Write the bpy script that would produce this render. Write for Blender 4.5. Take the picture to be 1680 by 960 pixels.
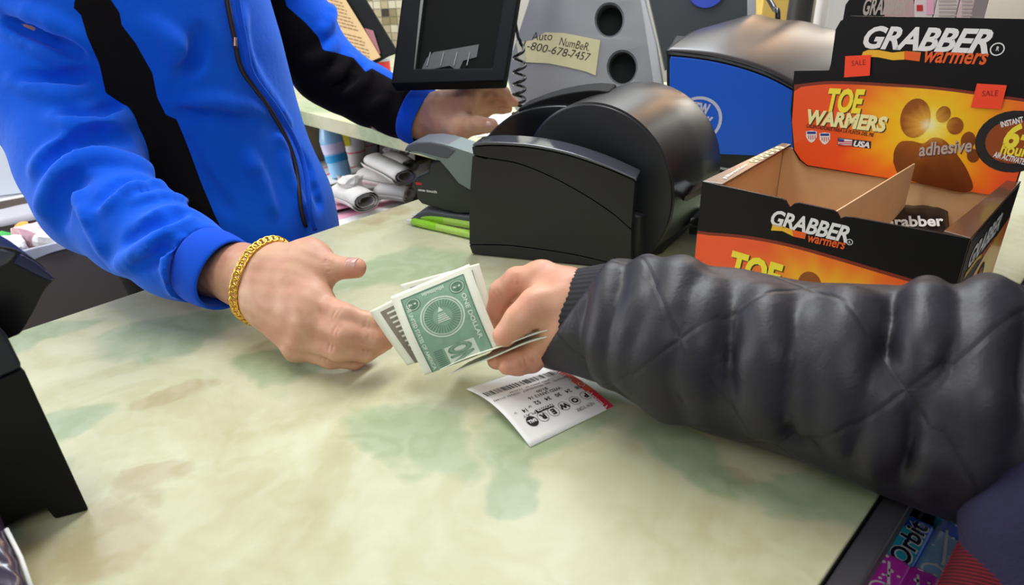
import bpy, bmesh, math, random
import numpy as np
from mathutils import Vector, Matrix
from mathutils.geometry import tessellate_polygon
random.seed(7); RNG = np.random.default_rng(7)
for o in list(bpy.data.objects): bpy.data.objects.remove(o)
COL = bpy.context.scene.collection
SC = bpy.context.scene

# ------------------------------------------------------------------ camera
# world: z = 0 is the counter top, the floor is at FLOOR
FPX = 1120.0; PITCH = math.radians(27); ROLL = math.radians(2); CAMH = .313; FLOOR = -.95
CF = np.array([0, math.cos(PITCH), -math.sin(PITCH)])
_u = np.array([0, math.sin(PITCH), math.cos(PITCH)]); _r = np.array([1., 0, 0])
CR = _r*math.cos(ROLL) - _u*math.sin(ROLL); CU = _u*math.cos(ROLL) + _r*math.sin(ROLL)
CC = np.array([0, 0, CAMH])
cam = bpy.data.cameras.new('camera'); camo = bpy.data.objects.new('camera', cam); COL.objects.link(camo)
cam.sensor_width = 36; cam.lens = 36*FPX/1680; cam.clip_start = .02
camo.matrix_world = Matrix(((CR[0], CU[0], -CF[0], CC[0]), (CR[1], CU[1], -CF[1], CC[1]), (CR[2], CU[2], -CF[2], CC[2]), (0, 0, 0, 1)))
cam.dof.use_dof = True; cam.dof.focus_distance = .66; cam.dof.aperture_fstop = 11
SC.camera = camo

# ------------------------------------------------------------------ light
w = bpy.data.worlds.new('world'); SC.world = w; w.use_nodes = True
bg = w.node_tree.nodes['Background']; bg.inputs[0].default_value = (.86, .92, 1.0, 1); bg.inputs[1].default_value = .30
def area(name, loc, rot, sx, sy, power, col):
    l = bpy.data.lights.new(name, 'AREA'); l.shape = 'RECTANGLE'; l.size = sx; l.size_y = sy; l.energy = power; l.color = col
    o = bpy.data.objects.new(name, l); COL.objects.link(o); o.location = loc; o.rotation_euler = rot; return o
area('ceiling_light_front', (-.15, .95, 1.45), (0, 0, .78), 1.3, .4, 15, (1, .98, .94))
area('ceiling_light_back', (.45, 2.0, 1.45), (0, 0, .78), 1.3, .5, 24, (.86, .93, 1))
area('fill_light_behind', (-.1, -.9, 1.35), (math.radians(28), 0, 0), 1.4, .5, 7, (1, .97, .93))  # added fill behind the camera, brightens gum rack, sleeve and box fronts
area('display_lamp_warm', (1.02, 2.5, .50), (math.radians(90), 0, math.radians(-22)), .42, .22, 9, (1, .62, .38))
area('spot_lamp_warm', (1.39, 2.48, 1.28), (math.radians(58), 0, math.radians(-32)), .30, .30, 9, (1, .60, .36))
area('spot_lamp_cool', (2.15, 2.5, 1.32), (math.radians(58), 0, math.radians(-45)), .35, .35, 9, (.85, .92, 1))
area('display_lamp_cool', (1.55, 2.5, .78), (math.radians(80), 0, math.radians(-28)), .5, .25, 9, (.88, .93, 1))
area('fill_light_left', (-2.2, 1.1, .45), (0, math.radians(-90), 0), 1.2, 1.8, 26, (.95, .97, 1))  # no window in this wall: added fill for shelf papers, bin and clerk
area('ceiling_light_left', (-1.5, 1.5, 1.45), (0, 0, .2), 1.2, .5, 17, (.9, .95, 1))
SC.view_settings.view_transform = 'Standard'; SC.view_settings.look = 'None'; SC.view_settings.gamma = 1
SC.view_settings.use_curve_mapping = False; SC.view_settings.exposure = 0.35

# ------------------------------------------------------------------ placing helpers
def ray(x, y): return CF + (x-840)/FPX*CR + (480-y)/FPX*CU
def dep(x, y, d): return CC + ray(x, y)*d                      # d metres in front of the lens plane
def on(x, y, z=0.):
    d = ray(x, y); return CC + d*(z-CAMH)/d[2]
def onpl(x, y, P, n):
    d = ray(x, y); return CC + d*(((np.array(P)-CC) @ n)/(d @ n))
def project(V):
    v = V - CC; w_ = v @ CF; return 840+FPX*(v @ CR)/w_, 480-FPX*(v @ CU)/w_
q2 = math.sqrt(.5); AX = np.array([q2, q2, 0]); NX = np.array([-q2, q2, 0]); ZZ = np.array([0, 0, 1.])
def ct(s, t, z=0.): return AX*s + NX*t + ZZ*z                  # counter frame: s along it, t across it
def cz(L, z0=.0008): return [np.array([p[0], p[1], max(p[2], z0)]) for p in L]
def nrm(v): v = np.array(v, float); return v/np.linalg.norm(v)
def lin(c): return tuple(((x/255)/12.92 if x/255 <= .04045 else ((x/255+.055)/1.055)**2.4) for x in c)

# ------------------------------------------------------------------ materials
MATS = {}
def mat(name, col, rough=.5, metal=0., bump=0., bscale=300., spec=.5, sheen=0., var=0., vscale=20., coat=0., sss=0., trans=0., emit=0., alpha=1., brough=None, bdist=.001):
    if name in MATS: return MATS[name]
    m = bpy.data.materials.new(name); m.use_nodes = True; nt = m.node_tree; b = nt.nodes['Principled BSDF']
    c = lin(col) if max(col) > 1.01 else tuple(col)
    b.inputs['Base Color'].default_value = (*c, 1); b.inputs['Roughness'].default_value = rough; b.inputs['Metallic'].default_value = metal
    b.inputs['Specular IOR Level'].default_value = spec
    if sheen: b.inputs['Sheen Weight'].default_value = sheen; b.inputs['Sheen Roughness'].default_value = .5; b.inputs['Sheen Tint'].default_value = (*[min(1, x*1.3+.15) for x in c], 1)
    if coat: b.inputs['Coat Weight'].default_value = coat; b.inputs['Coat Roughness'].default_value = .12
    if sss:
        b.inputs['Subsurface Weight'].default_value = sss; b.inputs['Subsurface Radius'].default_value = (.012, .005, .003); b.inputs['Subsurface Scale'].default_value = .6
    if trans: b.inputs['Transmission Weight'].default_value = trans
    if alpha < 1: b.inputs['Alpha'].default_value = alpha
    if emit: b.inputs['Emission Color'].default_value = (*c, 1); b.inputs['Emission Strength'].default_value = emit
    if bump or var:
        tc = nt.nodes.new('ShaderNodeTexCoord'); n = nt.nodes.new('ShaderNodeTexNoise'); nt.links.new(tc.outputs['Object'], n.inputs['Vector'])
        n.inputs['Scale'].default_value = bscale; n.inputs['Detail'].default_value = 3
    if bump:
        bp = nt.nodes.new('ShaderNodeBump'); bp.inputs['Strength'].default_value = bump; bp.inputs['Distance'].default_value = bdist
        nt.links.new(n.outputs['Fac'], bp.inputs['Height']); nt.links.new(bp.outputs[0], b.inputs['Normal'])
    if var:
        n2 = nt.nodes.new('ShaderNodeTexNoise'); n2.inputs['Scale'].default_value = vscale; n2.inputs['Detail'].default_value = 4; nt.links.new(tc.outputs['Object'], n2.inputs['Vector'])
        mx = nt.nodes.new('ShaderNodeMix'); mx.data_type = 'RGBA'; mx.inputs[6].default_value = (*[x*(1-var) for x in c], 1); mx.inputs[7].default_value = (*[min(1, x*(1+var)) for x in c], 1)
        nt.links.new(n2.outputs['Fac'], mx.inputs[0]); nt.links.new(mx.outputs[2], b.inputs['Base Color'])
    MATS[name] = m; return m
class NT:                                                       # a tiny node-graph writer
    def __init__(s, m): s.t = m.node_tree; s.b = s.t.nodes['Principled BSDF']
    def n(s, kind, **k):
        x = s.t.nodes.new('ShaderNode'+kind)
        for a, v in k.items(): setattr(x, a, v)
        return x
    def l(s, a, b): s.t.links.new(a, b)
    def put(s, sock, v):
        if hasattr(v, 'links'): s.l(v, sock)
        else: sock.default_value = v
    def math(s, op, a, b=0., c=0.):
        x = s.n('Math', operation=op); s.put(x.inputs[0], a); s.put(x.inputs[1], b); s.put(x.inputs[2], c); return x.outputs[0]
    def mix(s, f, a, b):
        x = s.n('Mix', data_type='RGBA'); s.put(x.inputs[0], f); s.put(x.inputs[6], a); s.put(x.inputs[7], b); return x.outputs[2]
    def noise(s, v, scale, detail=3, dist=0., rough=.5):
        x = s.n('TexNoise'); s.l(v, x.inputs['Vector']); x.inputs['Scale'].default_value = scale; x.inputs['Detail'].default_value = detail
        x.inputs['Distortion'].default_value = dist; x.inputs['Roughness'].default_value = rough; return x.outputs['Fac']
    def ramp(s, f, pts):
        x = s.n('ValToRGB'); e = x.color_ramp.elements
        while len(e) < len(pts): e.new(.5)
        for i, (p, c) in enumerate(pts): e[i].position = p; e[i].color = (*c, 1)
        s.put(x.inputs[0], f); return x.outputs[0]
def C4(*c): return (*lin(c), 1)

def laminate():
    m = mat('green_marbled_laminate', (200, 206, 160), .36, spec=.35); g = NT(m)
    tc = g.n('TexCoord').outputs['Object']
    def distort(v, sc, amt, det=4):
        x = g.n('TexNoise'); g.l(v, x.inputs['Vector']); x.inputs['Scale'].default_value = sc; x.inputs['Detail'].default_value = det
        su = g.n('VectorMath', operation='SUBTRACT'); g.l(x.outputs['Color'], su.inputs[0]); su.inputs[1].default_value = (.5, .5, .5)
        s_ = g.n('VectorMath', operation='SCALE'); g.l(su.outputs[0], s_.inputs[0]); s_.inputs['Scale'].default_value = amt
        ad = g.n('VectorMath', operation='ADD'); g.l(v, ad.inputs[0]); g.l(s_.outputs[0], ad.inputs[1]); return ad.outputs[0]
    v = distort(tc, 9, .13); v2 = distort(tc, 14, .10)
    def blobs(vec, L):
        """hand-sponged patches of the pattern: centre, half lengths, turn"""
        acc = None; sp = g.n('SeparateXYZ'); g.l(vec, sp.inputs[0])
        for cx, cy, ra, rb, t in L:
            dx = g.math('SUBTRACT', sp.outputs[0], cx); dy = g.math('SUBTRACT', sp.outputs[1], cy); c, s_ = math.cos(t), math.sin(t)
            u = g.math('DIVIDE', g.math('ADD', g.math('MULTIPLY', dx, c), g.math('MULTIPLY', dy, s_)), ra); w_ = g.math('DIVIDE', g.math('SUBTRACT', g.math('MULTIPLY', dy, c), g.math('MULTIPLY', dx, s_)), rb)
            r = g.math('ADD', g.math('MULTIPLY', u, u), g.math('MULTIPLY', w_, w_)); acc = r if acc is None else g.math('MINIMUM', acc, r)
        return g.ramp(acc, [(.0, (1, 1, 1)), (.55, (.85, .85, .85)), (.95, (0, 0, 0))])
    n1 = g.noise(tc, 5.5, 5, 1.2, .6); n2 = g.noise(tc, 11, 5, 1.5, .6)
    base = g.ramp(n1, [(.30, lin((174, 168, 126))), (.46, lin((186, 183, 146))), (.60, lin((200, 199, 168))), (.75, lin((182, 192, 154)))])
    G = [(-.075, .405, .060, .036, -.5), (.020, .385, .055, .030, .3), (-.01, .345, .028, .032, 0), (.115, .375, .06, .030, -.5), (.19, .325, .055, .022, -.6), (.05, .43, .05, .02, -.2), (-.30, .56, .10, .035, .5), (-.20, .50, .05, .03, .1), (-.44, .55, .06, .03, .6), (-.12, .68, .10, .05, .5), (-.24, .72, .05, .03, .8), (.0, .62, .05, .04, 0), (-.33, .33, .03, .05, 0), (-.35, .42, .05, .03, .8), (.3, .75, .2, .06, .8), (-.9, .4, .2, .1, .3), (-.2, 1.4, .2, .1, .8), (-.4, 1.6, .15, .1, .8), (.1, 1.3, .12, .1, .8)]
    Tn = [(-.275, .445, .035, .018, .3), (-.245, .345, .030, .022, .4), (.075, .445, .04, .012, -.5), (-.07, .52, .05, .018, .2), (-.16, .86, .04, .02, .7), (-.26, .30, .05, .03, .0), (.14, .345, .03, .012, -.5), (-.1, 1.15, .1, .05, .8)]
    base = g.mix(g.math('MULTIPLY', blobs(v2, Tn), .60), base, C4(160, 138, 100)); base = g.mix(g.math('MULTIPLY', blobs(v, G), .78), base, C4(138, 160, 124))
    sw = g.n('TexWave'); sw.bands_direction = 'DIAGONAL'; g.l(tc, sw.inputs[0]); sw.inputs['Scale'].default_value = 9; sw.inputs['Distortion'].default_value = 16; sw.inputs['Detail'].default_value = 6; sw.inputs['Detail Scale'].default_value = 2.4
    base = g.mix(g.math('MULTIPLY', g.math('MULTIPLY', sw.outputs['Fac'], n2), .30), base, C4(214, 216, 196))
    fine = g.noise(v, 70, 6, 2.5, .7); base = g.mix(g.math('MULTIPLY', fine, .16), base, C4(150, 156, 112))
    g.l(base, g.b.inputs['Base Color'])
    bp = g.n('Bump'); bp.inputs['Strength'].default_value = .06; bp.inputs['Distance'].default_value = .0005; g.l(fine, bp.inputs['Height']); g.l(bp.outputs[0], g.b.inputs['Normal'])
    return m

# ------------------------------------------------------------------ object helpers
def link(name, me, parent=None, m=None, smooth=False):
    o = bpy.data.objects.new(name, me); COL.objects.link(o)
    if parent is not None: o.parent = parent; o.matrix_parent_inverse = parent.matrix_world.inverted()
    if m is not None:
        for x in (m if isinstance(m, (list, tuple)) else [m]): me.materials.append(x)
    if smooth: me.shade_smooth()
    return o
def raw(name, V, Fc, parent=None, m=None, smooth=False, mi=None, uv=None):
    me = bpy.data.meshes.new(name); me.from_pydata([tuple(map(float, v)) for v in V], [], [tuple(int(i) for i in f) for f in Fc]); me.update()
    if uv is not None:
        L = me.uv_layers.new(name='UVMap'); li = np.empty(len(me.loops), dtype=np.int32); me.loops.foreach_get('vertex_index', li)
        L.data.foreach_set('uv', np.asarray(uv, dtype=np.float32)[li].ravel())
    o = link(name, me, parent, m, smooth)
    if mi is not None: me.polygons.foreach_set('material_index', np.asarray(mi, dtype=np.int32))
    return o
def tag(o, label, cat, group=None, kind=None):
    if label: o['label'] = label
    if cat: o['category'] = cat
    if group: o['group'] = group
    if kind: o['kind'] = kind
    return o
def thing(name, label, cat, loc=(0, 0, 0), group=None):
    o = bpy.data.objects.new(name, None); o.empty_display_size = .02; COL.objects.link(o); o.location = tuple(map(float, loc)); o.matrix_world = Matrix.Translation(Vector(tuple(map(float, loc))))
    return tag(o, label, cat, group)
def bevel(o, w_=.001, seg=2, ang=35):
    b = o.modifiers.new('bevel', 'BEVEL'); b.width = w_; b.segments = seg; b.limit_method = 'ANGLE'; b.angle_limit = math.radians(ang)
    o.data.shade_smooth(); wn = o.modifiers.new('wn', 'WEIGHTED_NORMAL'); wn.keep_sharp = True; return o
def prism(name, loops, off, parent=None, m=None, bw=0., seg=2, smooth=False):
    """loops: outer polygon then holes, 3-D points; off: extrusion vector"""
    off = np.array(off, float); loops = [[np.array(p, float) for p in l] for l in loops]
    tri = tessellate_polygon([[Vector(p) for p in l] for l in loops])
    flat = [p for l in loops for p in l]; n = len(flat); Fc = []
    for t in tri:
        a, b, c = (flat[i] for i in t)
        if np.cross(b-a, c-a) @ off > 0: t = t[::-1]
        Fc.append(tuple(t)); Fc.append(tuple(i+n for i in t[::-1]))
    k = 0
    for l in loops:
        L = len(l)
        for i in range(L): Fc.append((k+i, k+(i+1) % L, k+(i+1) % L+n, k+i+n))
        k += L
    o = raw(name, flat+[p+off for p in flat], Fc, parent, m)
    bm = bmesh.new(); bm.from_mesh(o.data); bmesh.ops.recalc_face_normals(bm, faces=bm.faces); bmesh.ops.dissolve_limit(bm, angle_limit=.01, verts=bm.verts, edges=bm.edges) if len(loops) == 1 else None
    bm.to_mesh(o.data); bm.free()
    if bw: bevel(o, bw, seg)
    elif smooth: o.data.shade_smooth()
    return o
def box(name, c, ux, uy, sx, sy, sz, parent=None, m=None, bw=.001):
    """box with bottom centre c"""
    c = np.array(c, float); ux = nrm(ux); uy = nrm(uy)
    l = [c+ux*a*sx/2+uy*b*sy/2 for a, b in ((-1, -1), (1, -1), (1, 1), (-1, 1))]
    return prism(name, [l], np.cross(ux, uy)*sz, parent, m, bw)
def frame3(d):
    d = nrm(d); a = np.array([0, 0, 1.]) if abs(d[2]) < .9 else np.array([1., 0, 0]); x = nrm(np.cross(d, a)); return x, np.cross(d, x), d
def lathe(name, p0, p1, prof, parent=None, m=None, seg=24, mi=None, smooth=True):
    """prof: (fraction along, radius)"""
    p0 = np.array(p0, float); p1 = np.array(p1, float); x, y, d = frame3(p1-p0); L = np.linalg.norm(p1-p0); V = []; Fc = []; MI = []
    for f, r in prof:
        for k in range(seg): a = 2*math.pi*k/seg; V.append(p0+d*L*f+(x*math.cos(a)+y*math.sin(a))*r)
    for i in range(len(prof)-1):
        for k in range(seg): Fc.append((i*seg+k, i*seg+(k+1) % seg, (i+1)*seg+(k+1) % seg, (i+1)*seg+k)); MI.append(mi[i] if mi else 0)
    Fc.append(tuple(range(seg))[::-1]); MI.append(mi[0] if mi else 0); Fc.append(tuple((len(prof)-1)*seg+k for k in range(seg))); MI.append(mi[-1] if mi else 0)
    o = raw(name, V, Fc, parent, m, mi=MI)
    bm = bmesh.new(); bm.from_mesh(o.data); bmesh.ops.recalc_face_normals(bm, faces=bm.faces); bm.to_mesh(o.data); bm.free()
    if smooth:
        o.data.shade_smooth(); e = o.modifiers.new('es', 'EDGE_SPLIT'); e.split_angle = math.radians(40)
    return o
def tube(name, pts, r, parent=None, m=None, seg=10):
    pts = [np.array(p, float) for p in pts]; n = len(pts); V = []; Fc = []; rs = r if isinstance(r, (list, tuple, np.ndarray)) else [r]*n
    d = nrm(pts[1]-pts[0]); x, y, _ = frame3(d)
    for i, p in enumerate(pts):
        d = nrm(pts[min(i+1, n-1)]-pts[max(i-1, 0)]); x = nrm(x-d*(x @ d)); y = np.cross(d, x)
        for k in range(seg): a = 2*math.pi*k/seg; V.append(p+(x*math.cos(a)+y*math.sin(a))*rs[i])
    for i in range(n-1):
        for k in range(seg): Fc.append((i*seg+k, i*seg+(k+1) % seg, (i+1)*seg+(k+1) % seg, (i+1)*seg+k))
    Fc.append(tuple(range(seg))[::-1]); Fc.append(tuple((n-1)*seg+k for k in range(seg)))
    return raw(name, V, Fc, parent, m, smooth=True)
def spline(pts, n=8):
    P = [np.array(p, float) for p in pts]; P = [2*P[0]-P[1]]+P+[2*P[-1]-P[-2]]; out = []
    for i in range(1, len(P)-2):
        for k in range(n):
            t = k/n; a, b, c, d = P[i-1:i+3]; out.append(.5*((2*b)+(-a+c)*t+(2*a-5*b+4*c-d)*t*t+(-a+3*b-3*c+d)*t**3))
    out.append(P[-2]); return out
def grid(name, fn, nu, nv, parent=None, m=None, thick=0., smooth=True):
    V = []; UV = []
    for j in range(nv+1):
        for i in range(nu+1): V.append(fn(i/nu, j/nv)); UV.append((i/nu, j/nv))
    Fc = [(j*(nu+1)+i, j*(nu+1)+i+1, (j+1)*(nu+1)+i+1, (j+1)*(nu+1)+i) for j in range(nv) for i in range(nu)]
    o = raw(name, V, Fc, parent, m, smooth, uv=UV)
    if thick: s = o.modifiers.new('sol', 'SOLIDIFY'); s.thickness = thick; s.offset = 0
    return o

# ------------------------------------------------------------------ flat print: text and shapes laid on a surface
_tc = {}
def glyphs(body, bold=0., shear=0., space=1.):
    key = (body, bold, shear, space)
    if key not in _tc:
        cu = bpy.data.curves.new('t', 'FONT'); cu.body = body; cu.offset = bold; cu.shear = shear; cu.space_character = space; cu.resolution_u = 3
        o = bpy.data.objects.new('t', cu); me = bpy.data.meshes.new_from_object(o)
        V = np.array([v.co[:2] for v in me.vertices]); Fc = [tuple(p.vertices) for p in me.polygons]
        bpy.data.objects.remove(o); bpy.data.curves.remove(cu); bpy.data.meshes.remove(me); _tc[key] = (V, Fc)
    return _tc[key]
class Print:
    """collects flat shapes in (u, v) and lays them on a surface through fn(u, v, lift)"""
    def __init__(s, fn): s.fn = fn; s.V = []; s.F = []; s.M = []; s.mats = []; s.UV = []; s.Q = []
    def mi(s, m):
        if m not in s.mats: s.mats.append(m)
        return s.mats.index(m)
    def add(s, P, Fc, m, lay):
        k = len(s.V)
        for p in P: s.V.append(s.fn(p[0], p[1], .00012*lay)); s.UV.append(tuple(p[:2])); s.Q.append((p[0], p[1], .00012*lay))
        a = s.mi(m)
        for f in Fc: s.F.append(tuple(i+k for i in f)); s.M.append(a)
    def poly(s, P, m, lay=1):
        t = tessellate_polygon([[Vector((p[0], p[1], 0)) for p in P]]); s.add(P, [tuple(x) for x in t], m, lay)
    def disc(s, c, r, m, lay=1, r2=None, n=28, ry=None):
        ry = ry or r
        if r2 is None: s.poly([(c[0]+r*math.cos(2*math.pi*k/n), c[1]+ry*math.sin(2*math.pi*k/n)) for k in range(n)], m, lay)
        else:
            P = [(c[0]+q*math.cos(2*math.pi*k/n), c[1]+q*ry/r*math.sin(2*math.pi*k/n)) for q in (r, r2) for k in range(n)]
            s.add(P, [(k, (k+1) % n, n+(k+1) % n, n+k) for k in range(n)], m, lay)
    def text(s, body, p0, p1, h, m, lay=2, bold=0.02, shear=0., space=1.):
        """baseline from p0 to p1 (fitted), cap height h"""
        V, Fc = glyphs(body, bold, shear, space); p0 = np.array(p0, float); p1 = np.array(p1, float)
        lo = V.min(0); hi = V.max(0); d = p1-p0; L = np.linalg.norm(d); d = d/L; u = np.array([-d[1], d[0]])*s.up
        caps = glyphs('H', bold)[0]; ch = caps[:, 1].max()
        P = [p0+d*(x-lo[0])/(hi[0]-lo[0])*L+u*(y/ch*h) for x, y in V]; s.add(P, Fc, m, lay)
    up = 1
    def fine(s, L):
        """cut the print up so that it follows a bent sheet"""
        bm = bmesh.new(); lay = bm.verts.layers.float.new('lift'); vs = []
        for q in s.Q: v = bm.verts.new((q[0], q[1], 0)); v[lay] = q[2]; vs.append(v)
        for f, m in zip(s.F, s.M):
            try: g = bm.faces.new([vs[i] for i in f]); g.material_index = m
            except ValueError: pass
        for _ in range(5):
            e = [e for e in bm.edges if e.calc_length() > L]
            if not e: break
            bmesh.ops.subdivide_edges(bm, edges=e, cuts=1); bmesh.ops.triangulate(bm, faces=[f for f in bm.faces if len(f.verts) > 3])
        bm.verts.index_update(); s.Q = [(v.co.x, v.co.y, v[lay]) for v in bm.verts]; s.V = [s.fn(*q) for q in s.Q]; s.UV = [q[:2] for q in s.Q]; s.F = [tuple(v.index for v in f.verts) for f in bm.faces]; s.M = [f.material_index for f in bm.faces]; bm.free(); return s
    def build(s, name, parent):
        o = raw(name, s.V, s.F, parent, s.mats, mi=s.M, uv=s.UV); return o
def plane_print(P0, ex, ey, n):
    P0 = np.array(P0, float); return Print(lambda u, v, l: P0+ex*u+ey*v+n*l)
def px_to_uv(P0, ex, ey, n):
    def f(x, y): q = onpl(x, y, P0, n)-P0; return (q @ ex, q @ ey)
    return f

# ------------------------------------------------------------------ bodies and cloth: smooth distance field -> surface nets
class SDF:
    def __init__(s, lo, hi, h):
        s.lo = np.array(lo, float); s.h = h; s.n = np.ceil((np.array(hi)-s.lo)/h).astype(int)+1; s.d = np.full(s.n, .05, np.float32)
        s.ax = [np.float32(s.lo[i])+np.arange(s.n[i], dtype=np.float32)*np.float32(h) for i in range(3)]
    def sub(s, lo, hi):
        a = np.clip(np.floor((np.array(lo)-s.lo)/s.h).astype(int), 0, s.n); b = np.clip(np.ceil((np.array(hi)-s.lo)/s.h).astype(int)+1, 0, s.n)
        sl = tuple(slice(a[i], b[i]) for i in range(3)); X = s.ax[0][sl[0]][:, None, None]; Y = s.ax[1][sl[1]][None, :, None]; Z = s.ax[2][sl[2]][None, None, :]
        return sl, X, Y, Z
    def merge(s, sl, e, k, cut=False):
        d = s.d[sl]
        if cut: e = -e; hh = np.maximum(k-np.abs(d-e), 0)/k; s.d[sl] = np.maximum(d, e)+hh*hh*k*.25
        else: hh = np.maximum(k-np.abs(d-e), 0)/k; s.d[sl] = np.minimum(d, e)-hh*hh*k*.25
    def cone(s, a, b, ra, rb, k=.006, cut=False):
        a = np.array(a, float); b = np.array(b, float); m_ = max(ra, rb)+k+3*s.h+.004
        sl, X, Y, Z = s.sub(np.minimum(a, b)-m_, np.maximum(a, b)+m_)
        if 0 in s.d[sl].shape: return
        v = b-a; L = max(v @ v, 1e-9); px_, py_, pz_ = X-a[0], Y-a[1], Z-a[2]
        t = np.clip((px_*v[0]+py_*v[1]+pz_*v[2])/L, 0, 1)
        e = np.sqrt((px_-t*v[0])**2+(py_-t*v[1])**2+(pz_-t*v[2])**2)-(ra+(rb-ra)*t); s.merge(sl, e.astype(np.float32), k, cut)
    def chain(s, P, R, k=.006, cut=False):
        for i in range(len(P)-1): s.cone(P[i], P[i+1], R[i], R[i+1], k, cut)
    def ell(s, c, r, k=.01, ax=None, cut=False):
        c = np.array(c, float); r = np.array(r, float); ax = np.eye(3) if ax is None else np.array(ax); m_ = r.max()+k+3*s.h
        sl, X, Y, Z = s.sub(c-m_, c+m_)
        if 0 in s.d[sl].shape: return
        X = X-c[0]; Y = Y-c[1]; Z = Z-c[2]; q = 0; g = 0
        for i in range(3): u = (X*ax[i][0]+Y*ax[i][1]+Z*ax[i][2]); q = q+(u/r[i])**2; g = g+(u/r[i]**2)**2
        q = np.sqrt(q); g = np.sqrt(g)+1e-6; s.merge(sl, (q*(q-1)/g).astype(np.float32), k, cut)
    def hit(s, x, y, d0=.2, d1=1.6):
        t = np.arange(d0, d1, s.h*.5); P = CC+np.outer(t, ray(x, y)); I = np.round((P-s.lo)/s.h).astype(int)
        ok = np.all((I >= 0) & (I < s.n), axis=1); v = np.full(len(t), 1., np.float32); J = I[ok]; v[ok] = s.d[J[:, 0], J[:, 1], J[:, 2]]
        w_ = np.where(v < 0)[0]; return P[w_[0]] if len(w_) else None
    def folds(s, L, out=.35):
        """L: (pixels along a fold, radius, +1 ridge / -1 crease); each is laid on the cloth as built so far"""
        todo = []
        for pts, r, sg in L:
            P = [s.hit(x, y) for x, y in spline([(a, b) for a, b in pts], 4)]; P = [p for p in P if p is not None]
            if len(P) > 2: todo.append((P, r, sg))
        for P, r, sg in todo:
            n = len(P)
            Q = [p+nrm(p-CC)*(r*(1-out*math.sin(math.pi*(i+.6)/(n+.2))) if sg > 0 else -r*(1-out*math.sin(math.pi*(i+.6)/(n+.2)))) for i, p in enumerate(P)]
            for i in range(n-1): s.cone(Q[i], Q[i+1], r, r, r*.85, cut=sg < 0)
    def plane(s, p, n):
        n = nrm(n); s.d = np.maximum(s.d, (s.ax[0][:, None, None]-p[0])*n[0]+(s.ax[1][None, :, None]-p[1])*n[1]+(s.ax[2][None, None, :]-p[2])*n[2]).astype(np.float32)
    def noise(s, amp, fr, seed=0):
        g = np.random.default_rng(seed); a = np.zeros(1, np.float32)
        for i in range(5):
            d = g.normal(size=3); d = d/np.linalg.norm(d)*fr*(.6+.9*g.random()); ph = g.random()*6.28
            a = a+np.sin(s.ax[0][:, None, None]*d[0]+s.ax[1][None, :, None]*d[1]+s.ax[2][None, None, :]*d[2]+ph).astype(np.float32)
        s.d += a*amp/2.2
    def mesh(s, name, parent=None, m=None, relax=1, link_=True):
        d = s.d; h = s.h; S = d < 0; nx, ny, nz = d.shape; c = np.zeros((nx-1, ny-1, nz-1), np.int8)
        for i in (0, 1):
            for j in (0, 1):
                for k in (0, 1): c += S[i:nx-1+i, j:ny-1+j, k:nz-1+k]
        act = (c > 0) & (c < 8); I, J, K = np.nonzero(act); idx = np.full(act.shape, -1, np.int32); idx[act] = np.arange(len(I))
        acc = np.zeros((len(I), 3)); cnt = np.zeros(len(I))
        cor = [(i, j, k) for i in (0, 1) for j in (0, 1) for k in (0, 1)]
        for p in cor:
            for a in range(3):
                if p[a]: continue
                q = list(p); q[a] = 1; d0 = d[I+p[0], J+p[1], K+p[2]]; d1 = d[I+q[0], J+q[1], K+q[2]]; cr = (d0 < 0) != (d1 < 0)
                t = np.where(cr, d0/np.where(cr, d0-d1, 1), 0); pos = np.tile(np.array(p, float), (len(I), 1)); pos[:, a] = t
                acc += pos*cr[:, None]; cnt += cr
        V = s.lo+(np.stack([I, J, K], 1)+acc/cnt[:, None])*h; Q = []
        for a in range(3):
            b, e = (a+1) % 3, (a+2) % 3; s0 = [slice(None)]*3; s1 = [slice(None)]*3; s0[a] = slice(0, -1); s1[a] = slice(1, None)
            A0, B0 = S[tuple(s0)], S[tuple(s1)]; cr = A0 != B0; g = list(np.nonzero(cr)); ok = (g[b] > 0) & (g[e] > 0) & (g[b] < d.shape[b]-1) & (g[e] < d.shape[e]-1); g = [x[ok] for x in g]
            fl = A0[tuple(g)]
            def at(db, de): y = [x.copy() for x in g]; y[b] = y[b]-db; y[e] = y[e]-de; return idx[tuple(y)]
            q = np.stack([at(1, 1), at(0, 1), at(0, 0), at(1, 0)], 1); q[~fl] = q[~fl][:, ::-1]; Q.append(q)
        Q = np.concatenate(Q); Q = Q[(Q >= 0).all(1)]
        for _ in range(relax):
            sm = np.zeros_like(V); ct_ = np.zeros(len(V))
            for i in range(4):
                a_, b_ = Q[:, i], Q[:, (i+1) % 4]
                for ax in range(3): sm[:, ax] += np.bincount(a_, V[b_, ax], len(V))+np.bincount(b_, V[a_, ax], len(V))
                ct_ += np.bincount(a_, minlength=len(V))+np.bincount(b_, minlength=len(V))
            V = V+(sm/np.maximum(ct_, 1)[:, None]-V)*.5
        me = bpy.data.meshes.new(name); me.vertices.add(len(V)); me.vertices.foreach_set('co', V.astype(np.float32).ravel())
        me.loops.add(len(Q)*4); me.loops.foreach_set('vertex_index', Q.astype(np.int32).ravel())
        me.polygons.add(len(Q)); me.polygons.foreach_set('loop_start', np.arange(len(Q), dtype=np.int32)*4)
        me.update(calc_edges=True); me.shade_smooth()
        if not link_: return me, V, Q
        return link(name, me, parent, m), V
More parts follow.
